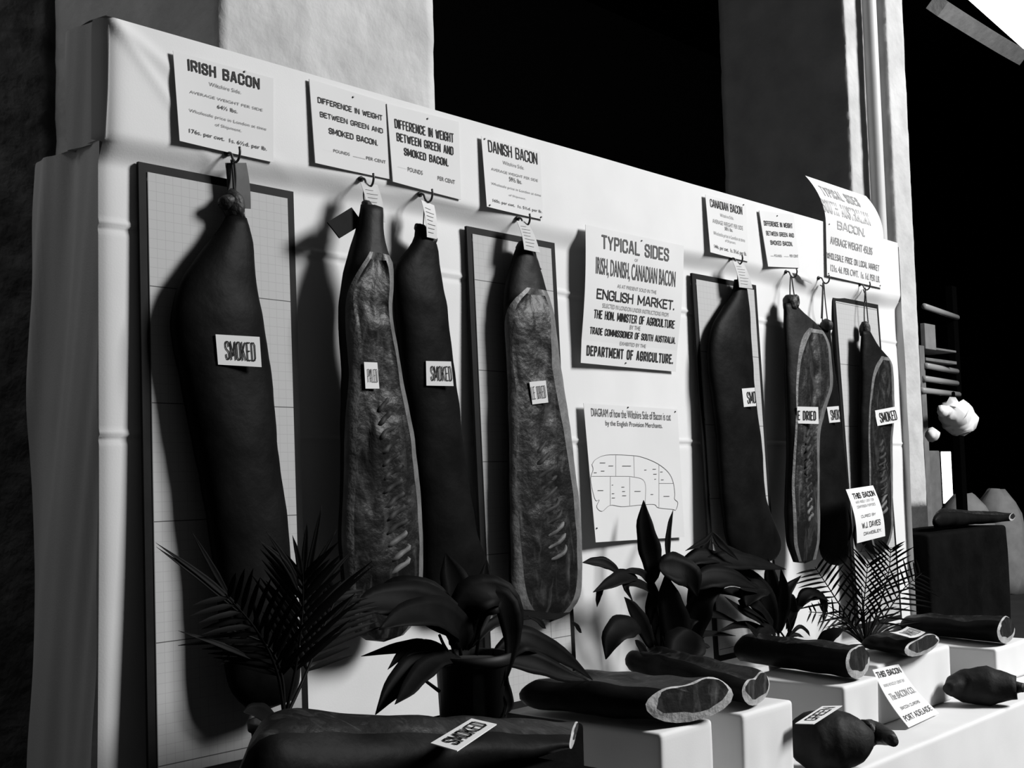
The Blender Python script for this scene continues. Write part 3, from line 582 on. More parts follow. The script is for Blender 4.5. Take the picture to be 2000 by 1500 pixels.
# ------------------------------------------------------------------ printed cards on the sides
def surf(k, px):                         # where the line of sight meets side k
    d = ray(*px); best = None
    ob = S_(k)
    for ch in ob.children:
        if ch.name.split('.')[0] not in ('rind', 'fat_edge', 'meat_face'): continue
        from mathutils.bvhtree import BVHTree
        bv = BVHTree.FromPolygons([v.co[:] for v in ch.data.vertices], [list(p.vertices) for p in ch.data.polygons])
        h = bv.ray_cast(Vector(CAM), Vector(d).normalized())
        if h[0] is not None and (best is None or h[3] < best): best = h[3]
    return best
def card(k, label, px, word, uv, nx=-.25, off=.006, bold=.012, group='printed cards pinned on the sides', extra=(), bend=None):
    cx = sum(q[0] for q in px)/4; cy = sum(q[1] for q in px)/4
    t = None
    smp = [(cx, cy)]+[(cx+(q[0]-cx)*.7, cy+(q[1]-cy)*.7) for q in px]
    ts = [(surf(k, s), s) for s in smp]; pts = [CAM+np.array(Vector(ray(*s)).normalized())*h for h, s in ts if h]
    n = np.array([nx, -1, 0]); n /= np.linalg.norm(n)
    dist = max((p@n for p in pts))+off   # clear of the bulge
    P = []
    for q in px:
        d = ray(*q); P.append(CAM+d*((dist-CAM@n)/(d@n)))
    return mk_sheet('printed_card', label, 'card', P, ([(word,)+uv+('ink', bold)] if word else [])+list(extra), group=group, m='card', thick=.002, nu=20, nv=20, curl=bend)
card(1, 'white SMOKED card on the very large smoked side', [(421, 653), (507, 658), (426, 712), (511, 717)], 'SMOKED', (.19, .2, .88, .82), -.2, bold=.018)
card(2, 'narrow white card with squeezed lettering on the pale cured side', [(711, 707), (737, 708), (714, 759), (741, 759)], 'PALED', (.2, .26, .93, .76), -.1, bold=.018)
card(3, 'white SMOKED card on the smoked side third from the left', [(832, 705), (881, 706), (833, 753), (886, 754)], 'SMOKED', (.17, .2, .97, .8), -.2, bold=.018)
card(4, 'white card ending DRIED on the pale dried side below the Danish notice', [(1034, 746), (1066, 743), (1040, 790), (1071, 786)], 'LE DRIED', (.04, .22, .9, .78), -.2, bold=.018)
card(5, 'white card reading SMO at the edge of the smoked side by the Canadian board', [(1449, 759), (1474, 757), (1453, 795), (1477, 793)], 'SMO', (.33, .2, 1., .84), -.2, bold=.018)
card(6, 'white card ending DRIED on the fat rimmed side second from the right end', [(1557, 794), (1598, 795), (1557, 827), (1599, 828)], 'E DRIED', (.02, .24, .88, .8), -.3, bold=.026)
card(7, 'white card reading SMOK on the half hidden smoked side', [(1615, 795), (1638, 793), (1620, 826), (1641, 824)], 'SMOK', (.22, .2, 1., .84), -.3, bold=.018)
card(8, 'tilted white SMOKED card on the small side at the right end', [(1708, 802), (1750, 794), (1714, 832), (1757, 824)], 'SMOKED', (.16, .2, .93, .84), -.15, bold=.018)
mk_sheet('notice_card', 'leaning white card THIS BACON, CURED BY, standing before the foot of the last side', 'card', [PY(1652, 956, -.20), PY(1705, 948, -.19), PY(1674, 1061, -.22), PY(1729, 1047, -.21)],
    [('THIS BACON', .14, .09, .93, .2, 'ink', .03), ('WAS KINDLY LENT FOR', .16, .235, .82, .285, 'faded', .01), ('COMPARISON PURPOSES', .16, .325, .82, .375, 'faded', .01), ('CURED BY', .22, .51, .74, .56, 'ink2', .02), ('W.J. DAVIES', .2, .65, .86, .76, 'ink', .01), ('DAWESLEY.', .24, .83, .87, .89, 'ink2', .03)],
    m='card', curl=lambda u, v: .015*math.sin(v*PI), group='standing notice cards')

# ------------------------------------------------------------------ table and plinths
ZT = .43
def drape_box(name, label, cat, x0, x1, y0, y1, z0, z1, m='cloth', rad=.012, seed=0, amp=.006, group=None, n=22):
    bm = box(x0, x1, y0, y1, z0, z1)
    bmesh.ops.bevel(bm, geom=bm.edges[:], offset=rad, segments=3, affect='EDGES', profile=.5)
    L = [e for e in bm.edges if e.calc_length() > .05]
    bmesh.ops.subdivide_edges(bm, edges=L, cuts=n, use_grid_fill=True)
    for v in bm.verts:
        f = min(1, max(0, (z1-.02-v.co.z)/.12))
        q = Vector((v.co.x*9+seed, v.co.y*9, v.co.z*1.5))
        nn = Vector((v.co.x-(x0+x1)/2, v.co.y-(y0+y1)/2, 0)); nn.normalize()
        v.co += nn*noise.noise(q)*amp*2.2*f+Vector((0, 0, noise.noise(Vector((v.co.x*6, v.co.y*6, seed)))*amp*.25))
    o = obj(name, bm, m, smooth=True); return tag(o, label, cat, group)
te = PZ(1792, 1456, ZT)
drape_box('draped_table', 'long low table under a creased white cloth along the foot of the stand', 'table', 1.75, 6.3, float(te[1]), -.045, 0, ZT, seed=2, amp=.008, n=60)
PG = 'cloth draped plinths on the table'
def plinth(label, fl, frx, yf, yb=-.1, zb=ZT, m='cloth', dz=0, seed=0):
    A = PY(*fl, yf); B = PY(*frx, yf)
    drape_box('draped_plinth', label, 'plinth', A[0], B[0], yf, yb, zb, A[2]+dz, m, .012, seed, .005, PG); return A[0], B[0], A[2]+dz
p1 = plinth('white draped plinth under the nearest broad cut of bacon at bottom centre', (1290, 1434), (1392, 1410), -.80, -.26, seed=1)
p2 = plinth('white draped plinth with bright square front right of the nearest broad cut', (1450, 1396), (1549, 1375), -.78, -.36, seed=4)
p3 = plinth('white draped plinth with a grey shaded side under the long cut by the leaning notice', (1648, 1342), (1716, 1320), -.70, -.28, seed=6)
p4 = plinth('white draped plinth behind the leaning Port Adelaide notice', (1715, 1300), (1857, 1289), -.57, -.30, seed=8)
p5 = plinth('white draped plinth at the far right under the last long cut', (1945, 1268), (2012, 1255), -.60, -.2, seed=9)

# ------------------------------------------------------------------ lying pieces
def piece(label, fl, fr_, hf, bl, br, hb, n=26, seed=0, notch=0., rind='rind', capfat=.2, name='bacon_cut', arch=.32, wav=.0, belly=.28):
    FL, FR, BL, BR = [np.array(p, float) for p in (fl, fr_, bl, br)]
    NB, NA = 8, 22; NN = NB+NA; rings = []
    for i in range(n+1):
        t = i/n; L = FL+(BL-FL)*t; R = FR+(BR-FR)*t; h = hf+(hb-hf)*t
        sc = 1 if t < .86 else math.sqrt(max(.04, 1-((t-.86)/.14)**2*.95))
        c = (L+R)/2; L = c+(L-c)*sc; R = c+(R-c)*sc; h *= .35+.65*sc
        ring = []
        for k in range(NB): ring.append(R+(L-R)*k/NB+np.array([0, 0, .004+wav*max(0, math.sin(k/NB*PI*3))*(1-t)]))
        for k in range(NA):
            u = k/(NA-1); q = L+(R-L)*u
            zz = h*(max(0, math.sin(PI*min(max(u, .012), .988)))**arch)
            if notch: zz -= notch*h*math.exp(-((u-.45)/.16)**2)
            zz += h*.08*noise.noise(Vector((u*3+seed, t*5, 0)))*1.2
            ring.append(q+np.array([0, 0, zz]))
        for k in range(NN):
            u_ = (1-k/NB) if k < NB else (k-NB)/(NA-1)
            lift_ = belly*hf*(abs(2*u_-1)**3)*(1 if k < NB else max(0, 1-(ring[k][2]-L[2])/(h*.7)))
            ring[k] = ring[k]+np.array([0, 0, lift_])
            pass
        for _ in range(3): ring = [(ring[k-1]+2*ring[k]+ring[(k+1) % NN])/4 for k in range(NN)]
        for k in range(NN):
            q = ring[k]; ring[k] = q+np.array(noise.noise_vector(Vector(q)*11+Vector((seed, 0, 0))))*.006*(1 if 0 < i else .4)
        rings.append(ring)
    o = thing(name, label, 'bacon cut', (FL+FR+BL+BR)/4, 'cuts of bacon lying on the table and plinths')
    V = [q for r in rings for q in r]; Fr, Fm = [], []
    for i in range(n):
        for k in range(NN):
            f = [i*NN+k, i*NN+(k+1) % NN, (i+1)*NN+(k+1) % NN, (i+1)*NN+k]
            (Fm if NB+5 <= k < NN-6 else Fr).append(f)
    V.append(np.mean(rings[-1], axis=0))
    for k in range(NN): Fr.append([len(V)-1, n*NN+k, n*NN+(k+1) % NN])
    def sub(fs):
        ids = sorted({i for f in fs for i in f}); mp = {a: b for b, a in enumerate(ids)}
        return [V[i] for i in ids], [[mp[i] for i in f] for f in fs]
    obj('rind', sub(Fr), rind, o, True); obj('meat_top', sub(Fm), 'meattop', o, True)
    r = rings[0]; ctr = np.mean(r, axis=0); nrm = (FL+FR)/2-(BL+BR)/2; nrm /= np.linalg.norm(nrm)
    lay = []
    zlo = min(q[2] for q in r); zhi = max(q[2] for q in r)
    for j, s in enumerate((1, .5, 0)):
        for k in range(NN):
            low = 1-(r[k][2]-zlo)/(zhi-zlo)
            cf = capfat*(.25+1.5*low**1.2)+.10*noise.noise(Vector((k*.5, seed, 3)))+.05*math.sin(k*1.3+seed)
            lay.append(ctr+(r[k]-ctr)*(1-max(.05, cf)*(1-s))+nrm*.004*j)
    obj('fat_layer', (lay, [[j*NN+k, (j+1)*NN+k, (j+1)*NN+(k+1) % NN, j*NN+(k+1) % NN] for j in range(2) for k in range(NN)]), 'fatlt', o, True)
    q2 = lay[2*NN:]; c2 = np.mean(q2, axis=0)
    mid = [c2+(q-c2)*.5+nrm*.004*noise.noise(Vector(q)*30) for q in q2]
    obj('lean_face', (q2+mid+[c2], [[k, NN+k, NN+(k+1) % NN, (k+1) % NN] for k in range(NN)]+[[NN+k, 2*NN, NN+(k+1) % NN] for k in range(NN)]), 'lean', o, True)
    return o
def vz(p, z): q = np.array(p, float); q[2] = z; return q
z1, z2, z3, z4, z5 = [p[2]+.006 for p in (p1, p2, p3, p4, p5)]
piece('broad cut of bacon in front, pale fat rim round its wide end, bottom centre', PZ(1248, 1430, z1), PZ(1440, 1398, z1), .135, PZ(975, 1400, z1), PZ(1140, 1372, z1), .13, seed=1, notch=.2)
piece('cut of bacon with notched pale end, on the plinth behind the nearest broad cut', PZ(1446, 1392, z2), PZ(1507, 1368, z2), .115, PZ(1195, 1320, z2), PZ(1300, 1318, z2), .13, seed=4, notch=.25)
piece('long dark cut with bright streaky end on the plinth left of the leaning notice', PZ(1650, 1336, z3), PZ(1702, 1320, z3), .132, PZ(1413, 1296, z3), PZ(1480, 1290, z3), .13, seed=7, notch=.1)
piece('cut of bacon topped by a SMOKED card on the plinth behind the leaning notice', PZ(1762, 1296, z4), PZ(1838, 1268, z4), .09, PZ(1668, 1274, z4), PZ(1745, 1262, z4), .09, seed=10, notch=.2)
piece('long dark cut lying on the plinth at the far right edge', PZ(1946, 1264, z5), PZ(1985, 1253, z5), .13, PZ(1742, 1240, z5), PZ(1790, 1232, z5), .10, seed=13)
# foreground side along the front edge, on its own support
zf = float(PY(1100, 1475, -.98)[2])
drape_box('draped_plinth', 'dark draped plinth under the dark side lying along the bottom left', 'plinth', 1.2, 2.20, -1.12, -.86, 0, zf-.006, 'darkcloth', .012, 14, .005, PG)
q1_ = PY(455, 1440, -1.02); q2_ = PY(470, 1400, -.78)
piece('long dark side lying along the bottom left edge with a SMOKED card on it', vz(PY(1112, 1480, -1.02), zf), vz(PY(1130, 1452, -.84), zf), .045, vz(q1_, zf), vz(q2_, zf), .23, seed=16, n=36, capfat=.4)
# hams
def ham(label, px, r, shank, rs, m='ham', flat=1.):
    o = thing('ham', label, 'ham', (*PY(*px[0][:2], px[0][2])[:2], ZT), 'hams lying on the white table')
    c = cr([PY(a, b, y) for a, b, y in px], 18); obj('body', tube(c, r, 28, .006, flat), m, o, True)
    c = cr([PY(a, b, y) for a, b, y in shank], 10); obj('shank', tube(c, rs, 16, .004), 'hock', o, True)
yz = lambda a, b, z: (a, b, float(PZ(a, b, z)[1]))
h7 = ZT+.104
ham('rounded green cured ham with GREEN card, stub shank pointing right, on the table', [yz(a, b, h7) for a, b in ((1545, 1452), (1575, 1448), (1625, 1445), (1668, 1444), (1698, 1440))], [.03, .095, .105, .085, .03], [yz(a, b, h7+.01) for a, b in ((1685, 1434), (1705, 1431), (1730, 1438), (1744, 1446))], [.05, .045, .036, .028, .02])
h6 = ZT+.082
ham('dark ham lying low on the table at the far right', [yz(a, b, h6) for a, b in ((1850, 1345), (1880, 1340), (1930, 1340), (1985, 1342))], [.02, .07, .083, .05], [yz(1980, 1342, h6), yz(2000, 1344, h6)], [.03, .02])
# cards lying on the cuts
def flat_card(label, P, word, uv, bold=.02, curl=None, lines=None, nm='printed_card'):
    return mk_sheet(nm, label, 'card', P, lines or [(word,)+uv+('ink', bold)], m='card', thick=.002, curl=curl, group='printed cards lying on the cuts')
zc0 = zf+.135
flat_card('white SMOKED card lying on the dark side along the bottom left', [PZ(841, 1451, zc0), PZ(921, 1403, zc0+.0), PZ(893, 1466, zc0), PZ(970, 1414, zc0)], 'SMOKED', (.12, .2, .9, .82))
gp = [(1553, 1413, .645), (1606, 1379, .66), (1589, 1414, .645), (1645, 1378, .66)]
flat_card('white GREEN card tilted on the ham with the stub shank', [PZ(*q) for q in gp], 'GREEN', (.16, .2, .9, .82), .02)
zc4 = z4+.095
flat_card('curved white SMOKED card on the cut behind the leaning notice', [PZ(1738, 1238, zc4), PZ(1772, 1227, zc4), PZ(1775, 1248, zc4), PZ(1807, 1238, zc4)], 'SMOKED', (.3, .2, .95, .85), .02, curl=lambda u, v: .03*(u-.5)**2)
nl = [PY(1704, 1308, -.60), PY(1755, 1297, -.60), PZ(1775, 1421, ZT+.01), PZ(1834, 1393, ZT+.01)]
flat_card('leaning white notice ending PORT ADELAIDE before the plinth at bottom right', nl, '', None, nm='notice_card', curl=lambda u, v: -.012*math.sin(v*PI),
    lines=[('THIS BACON', .05, .05, .93, .15, 'ink', .02), ('WAS KINDLY LENT BY', .1, .26, .85, .31, 'faded', 0), ('The BACON CO.', .1, .42, .93, .54, 'faded', .01), ('BACON CURERS', .17, .67, .8, .72, 'ink2', .02), ('PORT ADELAIDE', .06, .81, .93, .91, 'ink', 0)])

# ------------------------------------------------------------------ plants
def leaf(px, y0, y1, wd, parent, m='leaf', fold=.25, nlen=16, yb=0., stalk=None):
    P = [PY(a, b, y0+(y1-y0)*i/(len(px)-1)-yb*math.sin(PI*i/(len(px)-1))) for i, (a, b) in enumerate(px)]
    c = cr(P, nlen); V = []; W = 4
    for i, p in enumerate(c):
        t = c[min(i+1, nlen)]-c[max(i-1, 0)]; t /= np.linalg.norm(t)+1e-9
        v = CAM-p; v /= np.linalg.norm(v); v = v+np.array([.25, 0, .35]); s = np.cross(t, v); s /= np.linalg.norm(s)+1e-9; n = np.cross(s, t)
        f = i/nlen; prof = max(.03, math.sin(PI*f**.8)**.8*(1 if f < .55 else 1-.25*(f-.55)))*wd/2
        for k in range(-W//2, W//2+1):
            a = k/(W/2); V.append(p+s*a*prof*(1+.06*math.sin(f*19))+n*abs(a)*prof*fold+n*.02*prof*math.sin(f*13+a))
    K = W+1
    Fs = [[i*K+k, (i+1)*K+k, (i+1)*K+k+1, i*K+k+1] for i in range(nlen) for k in range(W)]
    o = obj('leaf', (V, Fs), m, parent, True, solid=.0008)
    return o
def stalk(a, b, parent, r=.003, mid=None):
    obj('stalk', tube(cr([a, mid, b] if mid is not None else [a, b], 8), [r*1.3, r], 6), 'leaf', parent, True)
def pot(o, c, rt_, rb, z0, z1):
    prof = [(rb*.2, z0), (rb, z0), (rb+(rt_-rb)*.85, z0+(z1-z0)*.85), (rt_*1.06, z0+(z1-z0)*.86), (rt_*1.08, z1), (rt_*.93, z1), (rt_*.9, z1-.02)]
    N = 32; V = [(c[0]+r*math.cos(2*PI*k/N), c[1]+r*math.sin(2*PI*k/N), z) for r, z in prof for k in range(N)]
    Fs = [[i*N+k, i*N+(k+1) % N, (i+1)*N+(k+1) % N, (i+1)*N+k] for i in range(len(prof)-1) for k in range(N)]
    po = obj('pot', (V, Fs), 'pot', o, True)
    obj('soil', ([(c[0]+rt_*.92*math.cos(2*PI*k/N), c[1]+rt_*.92*math.sin(2*PI*k/N), z1-.018+.004*math.sin(k*2.1)) for k in range(N)], [list(range(N))]), 'soil', po)
# plant B: aspidistra in the black pot, left of centre
yB = -.52
cB = PY(922, 1278, yB)
zb0 = float(PY(922, 1416, yB)[2]); zb1 = float(PY(922, 1276, yB)[2])
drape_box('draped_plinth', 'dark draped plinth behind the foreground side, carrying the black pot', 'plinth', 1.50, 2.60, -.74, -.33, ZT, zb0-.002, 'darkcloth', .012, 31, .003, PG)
B = thing('potted_aspidistra', 'aspidistra with drooping broad leaves in a straight black pot, left of centre', 'potted plant', (cB[0], cB[1], zb0))
pot(B, cB, .098, .088, zb0, zb1)
for px, ya, yb_, wd in [
    ([(900, 1285), (845, 1288), (805, 1305), (765, 1350), (733, 1396)], yB, yB-.08, .075), ([(900, 1285), (855, 1290), (820, 1318), (795, 1350), (771, 1376)], yB, yB-.14, .055),
    ([(880, 1278), (840, 1262), (790, 1275), (757, 1308)], yB, yB-.02, .035), ([(880, 1278), (830, 1264), (780, 1266), (705, 1282)], yB, yB+.05, .04),
    ([(905, 1270), (880, 1215), (810, 1180), (735, 1178), (684, 1195)], yB, yB-.03, .12), ([(905, 1270), (895, 1225), (850, 1200), (790, 1205), (740, 1230)], yB, yB-.12, .10),
    ([(915, 1270), (905, 1210), (925, 1165), (975, 1160), (1003, 1215), (995, 1300)], yB, yB-.08, .10), ([(915, 1270), (925, 1200), (950, 1175), (985, 1180), (1000, 1250), (985, 1340)], yB, yB-.10, .085),
    ([(960, 1290), (990, 1270), (1020, 1250), (1060, 1262), (1110, 1290), (1157, 1328)], yB, yB-.02, .08), ([(960, 1292), (1000, 1288), (1050, 1298), (1100, 1318), (1150, 1330)], yB, yB-.08, .07),
    ([(960, 1290), (985, 1262), (1010, 1252), (1040, 1250)], yB, yB, .03), ([(910, 1270), (900, 1190), (885, 1130), (870, 1080)], yB, yB+.1, .10), ([(910, 1270), (930, 1210), (945, 1150), (950, 1095)], yB, yB+.12, .07),
    ([(915, 1270), (960, 1220), (1020, 1202), (1080, 1205), (1115, 1196)], yB, yB+.1, .035), ([(1030, 1203), (1050, 1212), (1060, 1222), (1066, 1228)], yB+.02, yB+.02, .02), ([(985, 1300), (985, 1340), (995, 1375), (985, 1400)], yB-.08, yB-.1, .03),
    ([(905, 1270), (870, 1200), (820, 1160), (770, 1150), (730, 1160)], yB, yB+.1, .09), ([(1115, 1214), (1125, 1222), (1132, 1232), (1136, 1236)], yB+.2, yB+.2, .016)]:
    leaf(px, ya, yb_, wd, B)
for px in ([(880, 1280), (868, 1262), (858, 1240)], [(888, 1280), (882, 1258), (872, 1238)], [(900, 1280), (897, 1250), (895, 1220)], [(930, 1280), (935, 1240), (940, 1200)], [(858, 1350), (842, 1338), (826, 1326)]):
    stalk(PY(*px[0], yB), PY(*px[2], yB), B, .004, PY(*px[1], yB))
# plants C and D: aspidistras in front of the bare cloth
def bush(name, label, cpx, y, z0, z1, rad, leaves, stalks, cat='potted plant'):
    c = PY(*cpx, y); o = thing(name, label, cat, (c[0], c[1], z0)); pot(o, c, rad, rad*.75, z0, z1)
    for q in leaves:
        px, dy0, dy1, wd = q[:4]; leaf(px, y+dy0, y+dy1, wd, o, **(q[4] if len(q) > 4 else {}))
    for px in stalks:
        stalk(PY(*cpx, y)+np.array([random.uniform(-.03, .03), random.uniform(-.03, .03), -.02]), PY(*px, y), o, .0035)
    return o
yC = -.16
bush('potted_aspidistra', 'aspidistra with one tall upright leaf before the cutting diagram', (1300, 1305), yC, ZT, .72, .085, [
    ([(1277, 1140), (1270, 1085), (1259, 1030), (1257, 977)], 0, .05, .085), ([(1309, 1120), (1304, 1070), (1308, 1025), (1315, 995)], 0, .08, .022), ([(1345, 1200), (1358, 1140), (1372, 1085), (1392, 1036)], 0, .02, .055),
    ([(1391, 1040), (1405, 1060), (1422, 1076), (1442, 1094)], -.02, -.06, .035), ([(1391, 1040), (1378, 1056), (1360, 1066), (1338, 1076)], -.02, -.05, .025), ([(1210, 1118), (1185, 1102), (1160, 1098), (1137, 1099)], .05, .09, .045),
    ([(1290, 1170), (1262, 1128), (1238, 1116), (1208, 1118)], 0, 0, .035), ([(1245, 1128), (1222, 1126), (1195, 1138), (1158, 1157)], 0, -.04, .062), ([(1180, 1145), (1172, 1155), (1168, 1170), (1166, 1186)], -.02, -.02, .022),
    ([(1290, 1180), (1265, 1150), (1240, 1140), (1222, 1145), (1236, 1175)], 0, -.05, .04), ([(1275, 1270), (1255, 1225), (1235, 1190), (1219, 1166)], 0, 0, .065), ([(1250, 1225), (1222, 1225), (1196, 1245), (1183, 1288)], -.03, -.06, .10),
    ([(1285, 1110), (1310, 1112), (1345, 1125), (1362, 1165)], -.04, -.10, .13), ([(1330, 1110), (1360, 1090), (1400, 1090), (1445, 1104)], 0, -.02, .07), ([(1370, 1105), (1420, 1096), (1470, 1100), (1535, 1112)], -.02, -.05, .09),
    ([(1330, 1290), (1318, 1230), (1305, 1170), (1300, 1120)], -.02, -.06, .12), ([(1352, 1232), (1340, 1255), (1325, 1285), (1320, 1300)], -.09, -.12, .15), ([(1330, 1290), (1355, 1245), (1395, 1238), (1437, 1242)], -.02, 0, .032),
    ([(1330, 1290), (1345, 1215), (1390, 1200), (1447, 1218)], 0, -.02, .05), ([(1310, 1290), (1290, 1240), (1275, 1190), (1268, 1150)], .02, .0, .09), ([(1340, 1290), (1360, 1210), (1380, 1165), (1420, 1140)], 0, -.06, .10), ([(1240, 1250), (1255, 1270), (1262, 1285)], 0, 0, .035),
    ([(1340, 1270), (1360, 1262), (1378, 1262), (1387, 1264)], 0, -.02, .03), ([(1350, 1150), (1385, 1130), (1430, 1130), (1480, 1150)], -.05, -.1, .10)],
    [(1275, 1140), (1309, 1120), (1345, 1200), (1290, 1170), (1270, 1220), (1355, 1240), (1385, 1235)])
yD = -.16
bush('potted_aspidistra', 'bushy dark aspidistra between the tall leaved one and the feathery palm', (1535, 1255), yD, ZT, .69, .08, [
    ([(1520, 1240), (1528, 1180), (1540, 1150), (1565, 1124)], 0, -.03, .055), ([(1535, 1230), (1555, 1185), (1590, 1160), (1610, 1180), (1607, 1215)], 0, -.05, .05), ([(1560, 1190), (1570, 1165), (1590, 1158), (1620, 1175)], -.02, -.05, .055),
    ([(1520, 1240), (1515, 1180), (1505, 1130), (1500, 1090)], 0, .02, .075), ([(1520, 1240), (1528, 1190), (1530, 1150), (1525, 1110)], -.02, -.04, .06), ([(1500, 1150), (1480, 1150), (1465, 1165), (1458, 1185)], -.04, -.08, .10), ([(1445, 1150), (1470, 1150), (1485, 1155), (1500, 1152)], -.06, -.06, .05),
    ([(1515, 1240), (1480, 1190), (1440, 1160), (1395, 1158)], 0, -.04, .07), ([(1515, 1240), (1480, 1210), (1450, 1195), (1415, 1165)], 0, -.06, .05), ([(1520, 1240), (1490, 1195), (1465, 1180), (1450, 1182), (1500, 1215)], 0, -.07, .05), ([(1515, 1240), (1475, 1225), (1440, 1222), (1400, 1235)], 0, -.03, .04),
    ([(1540, 1240), (1548, 1200), (1547, 1170), (1540, 1158)], 0, -.02, .04), ([(1515, 1245), (1500, 1230), (1480, 1240), (1455, 1215)], -.02, -.06, .06), ([(1510, 1240), (1500, 1180), (1470, 1130), (1430, 1112)], 0, -.02, .08), ([(1540, 1245), (1560, 1225), (1575, 1232), (1582, 1243)], -.03, -.06, .02), ([(1540, 1245), (1555, 1240), (1570, 1245)], -.05, -.08, .02),
    ([(1390, 1060), (1420, 1072), (1470, 1095), (1500, 1115)], 0, -.03, .03), ([(1520, 1230), (1490, 1160), (1450, 1120), (1400, 1120)], .02, 0, .07)],
    [(1545, 1200), (1555, 1205), (1550, 1190), (1530, 1180), (1500, 1200)])
# palms
def frond(parent, px, y0, y1, n, length, up_=.5, wd=.011, t0=.25, seed=0, sides_=(-1, 1), vary=.25):
    rnd = random.Random(seed)
    P = [PY(a, b, y0+(y1-y0)*i/(len(px)-1)) for i, (a, b) in enumerate(px)]; c = cr(P, 30); parts = [tube(c, [.0045, .003, .0015], 6)]
    for k in range(n):
        t = t0+(1-t0)*k/(n-1); i = min(int(t*30), 29); p = c[i]; d = c[i+1]-c[i]; d /= np.linalg.norm(d)
        for s in sides_:
            v = CAM-p; v /= np.linalg.norm(v); sd = np.cross(d, v)*s; sd /= np.linalg.norm(sd)
            L = length*(1-.55*abs(t-.55)/.45)*(1+rnd.uniform(-vary, vary)); e = d*up_+sd+v*rnd.uniform(-.15, .15); e /= np.linalg.norm(e)
            pts = [p+e*L*q+np.array([0, 0, -.10*L*q*q]) for q in (0, .25, .5, .75, 1)]
            V = []
            for j, q in enumerate(pts):
                w_ = wd/2*(.35, 1, .95, .7, .08)[j]; w3 = np.cross(e, v); w3 /= np.linalg.norm(w3); V += [q-w3*w_, q+v*w_*.35, q+w3*w_]
            parts.append((V, [[j*3+a, (j+1)*3+a, (j+1)*3+a+1, j*3+a+1] for j in range(4) for a in range(2)]))
    obj('frond', join(parts), 'palm', parent, True)
def blade(parent, px, y0, y1, wd): leaf(px, y0, y1, wd, parent, 'palm', .3, 10).name = 'blade'
yA = -.62
cA = PY(556, 1405, yA); A = thing('potted_palm', 'dark feathery palm before the first big board at bottom left', 'potted plant', (cA[0], cA[1], zb0))
pot(A, cA, .075, .06, zb0, float(cA[2]))
frond(A, [(556, 1405), (578, 1300), (590, 1200), (592, 1120)], yA, yA-.02, 13, .20, 1.3, .012, .3, 1)
frond(A, [(556, 1405), (540, 1310), (500, 1230), (440, 1160)], yA, yA-.06, 11, .16, .9, .012, .3, 2)
frond(A, [(556, 1405), (600, 1310), (630, 1230), (660, 1160)], yA, yA+.1, 11, .17, 1.2, .012, .35, 3)
frond(A, [(556, 1405), (550, 1320), (520, 1260), (450, 1230)], yA, yA+.02, 9, .12, .9, .012, .35, 5)
for px in ([(590, 1180), (610, 1080), (629, 985)], [(592, 1150), (620, 1100), (658, 1034)], [(600, 1200), (640, 1130), (693, 1070)], [(600, 1230), (640, 1170), (695, 1116)], [(590, 1140), (582, 1090), (571, 1045)], [(585, 1160), (555, 1100), (505, 1055)], [(585, 1140), (555, 1090), (520, 1038)],
    [(480, 1200), (400, 1130), (304, 1060)], [(480, 1205), (400, 1138), (305, 1068)], [(450, 1170), (415, 1110), (374, 1038)], [(500, 1290), (430, 1260), (348, 1232)], [(610, 1260), (650, 1215), (697, 1155)], [(592, 1130), (596, 1070), (600, 1020)]):
    blade(A, px, yA-.01, yA-.02, .014)
leaf([(540, 1418), (520, 1400), (495, 1390), (474, 1392)], yA-.06, yA-.1, .045, A, 'leaf')
yE = -.17
cE = PY(1690, 1262, yE); E_ = thing('potted_palm', 'feathery palm with crossing fronds at the foot of the right end', 'potted plant', (cE[0], cE[1], ZT))
pot(E_, cE, .075, .055, ZT, float(cE[2])-.0)
frond(E_, [(1690, 1258), (1655, 1205), (1620, 1150), (1592, 1108)], yE, yE-.08, 12, .20, .9, .010, .22, 11)
frond(E_, [(1690, 1258), (1686, 1200), (1690, 1150), (1695, 1100)], yE, yE-.02, 13, .22, 1.1, .010, .25, 12)
frond(E_, [(1690, 1258), (1715, 1190), (1735, 1120), (1740, 1070)], yE, yE-.06, 13, .18, 1.0, .010, .25, 13)
frond(E_, [(1690, 1258), (1730, 1200), (1765, 1150), (1800, 1120)], yE, yE-.1, 11, .18, .8, .010, .25, 14)
frond(E_, [(1690, 1258), (1660, 1220), (1625, 1200), (1580, 1195)], yE, yE-.08, 9, .12, 1.2, .008, .3, 15)
for i in range(22):
    a = random.Random(i).uniform(-1.25, 1.25); L = random.Random(i+50).uniform(60, 130)
    blade(E_, [(1690, 1262), (1690+math.sin(a)*L*.5, 1262-math.cos(a)*L*.55), (1690+math.sin(a)*L*1.05, 1262-math.cos(a)*L*.95+abs(a)*14)], yE, yE-.05*math.cos(i), .011)
for px in ([(1655, 1068), (1662, 1030), (1656, 990)], [(1680, 1080), (1697, 1040), (1704, 985)], [(1672, 1070), (1668, 1040), (1676, 1015)]): blade(E_, px, yE-.02, yE-.02, .012)
leaf([(1596, 1266), (1612, 1248), (1630, 1236), (1650, 1228)], yE-.12, yE-.2, .06, E_, 'leaf', .1)
leaf([(1700, 1290), (1760, 1272), (1800, 1292), (1834, 1316)], yE-.2, yE-.32, .028, E_, 'leaf')
leaf([(1812, 1300), (1812, 1325), (1806, 1345), (1802, 1362)], yE-.3, yE-.3, .018, E_, 'leaf')

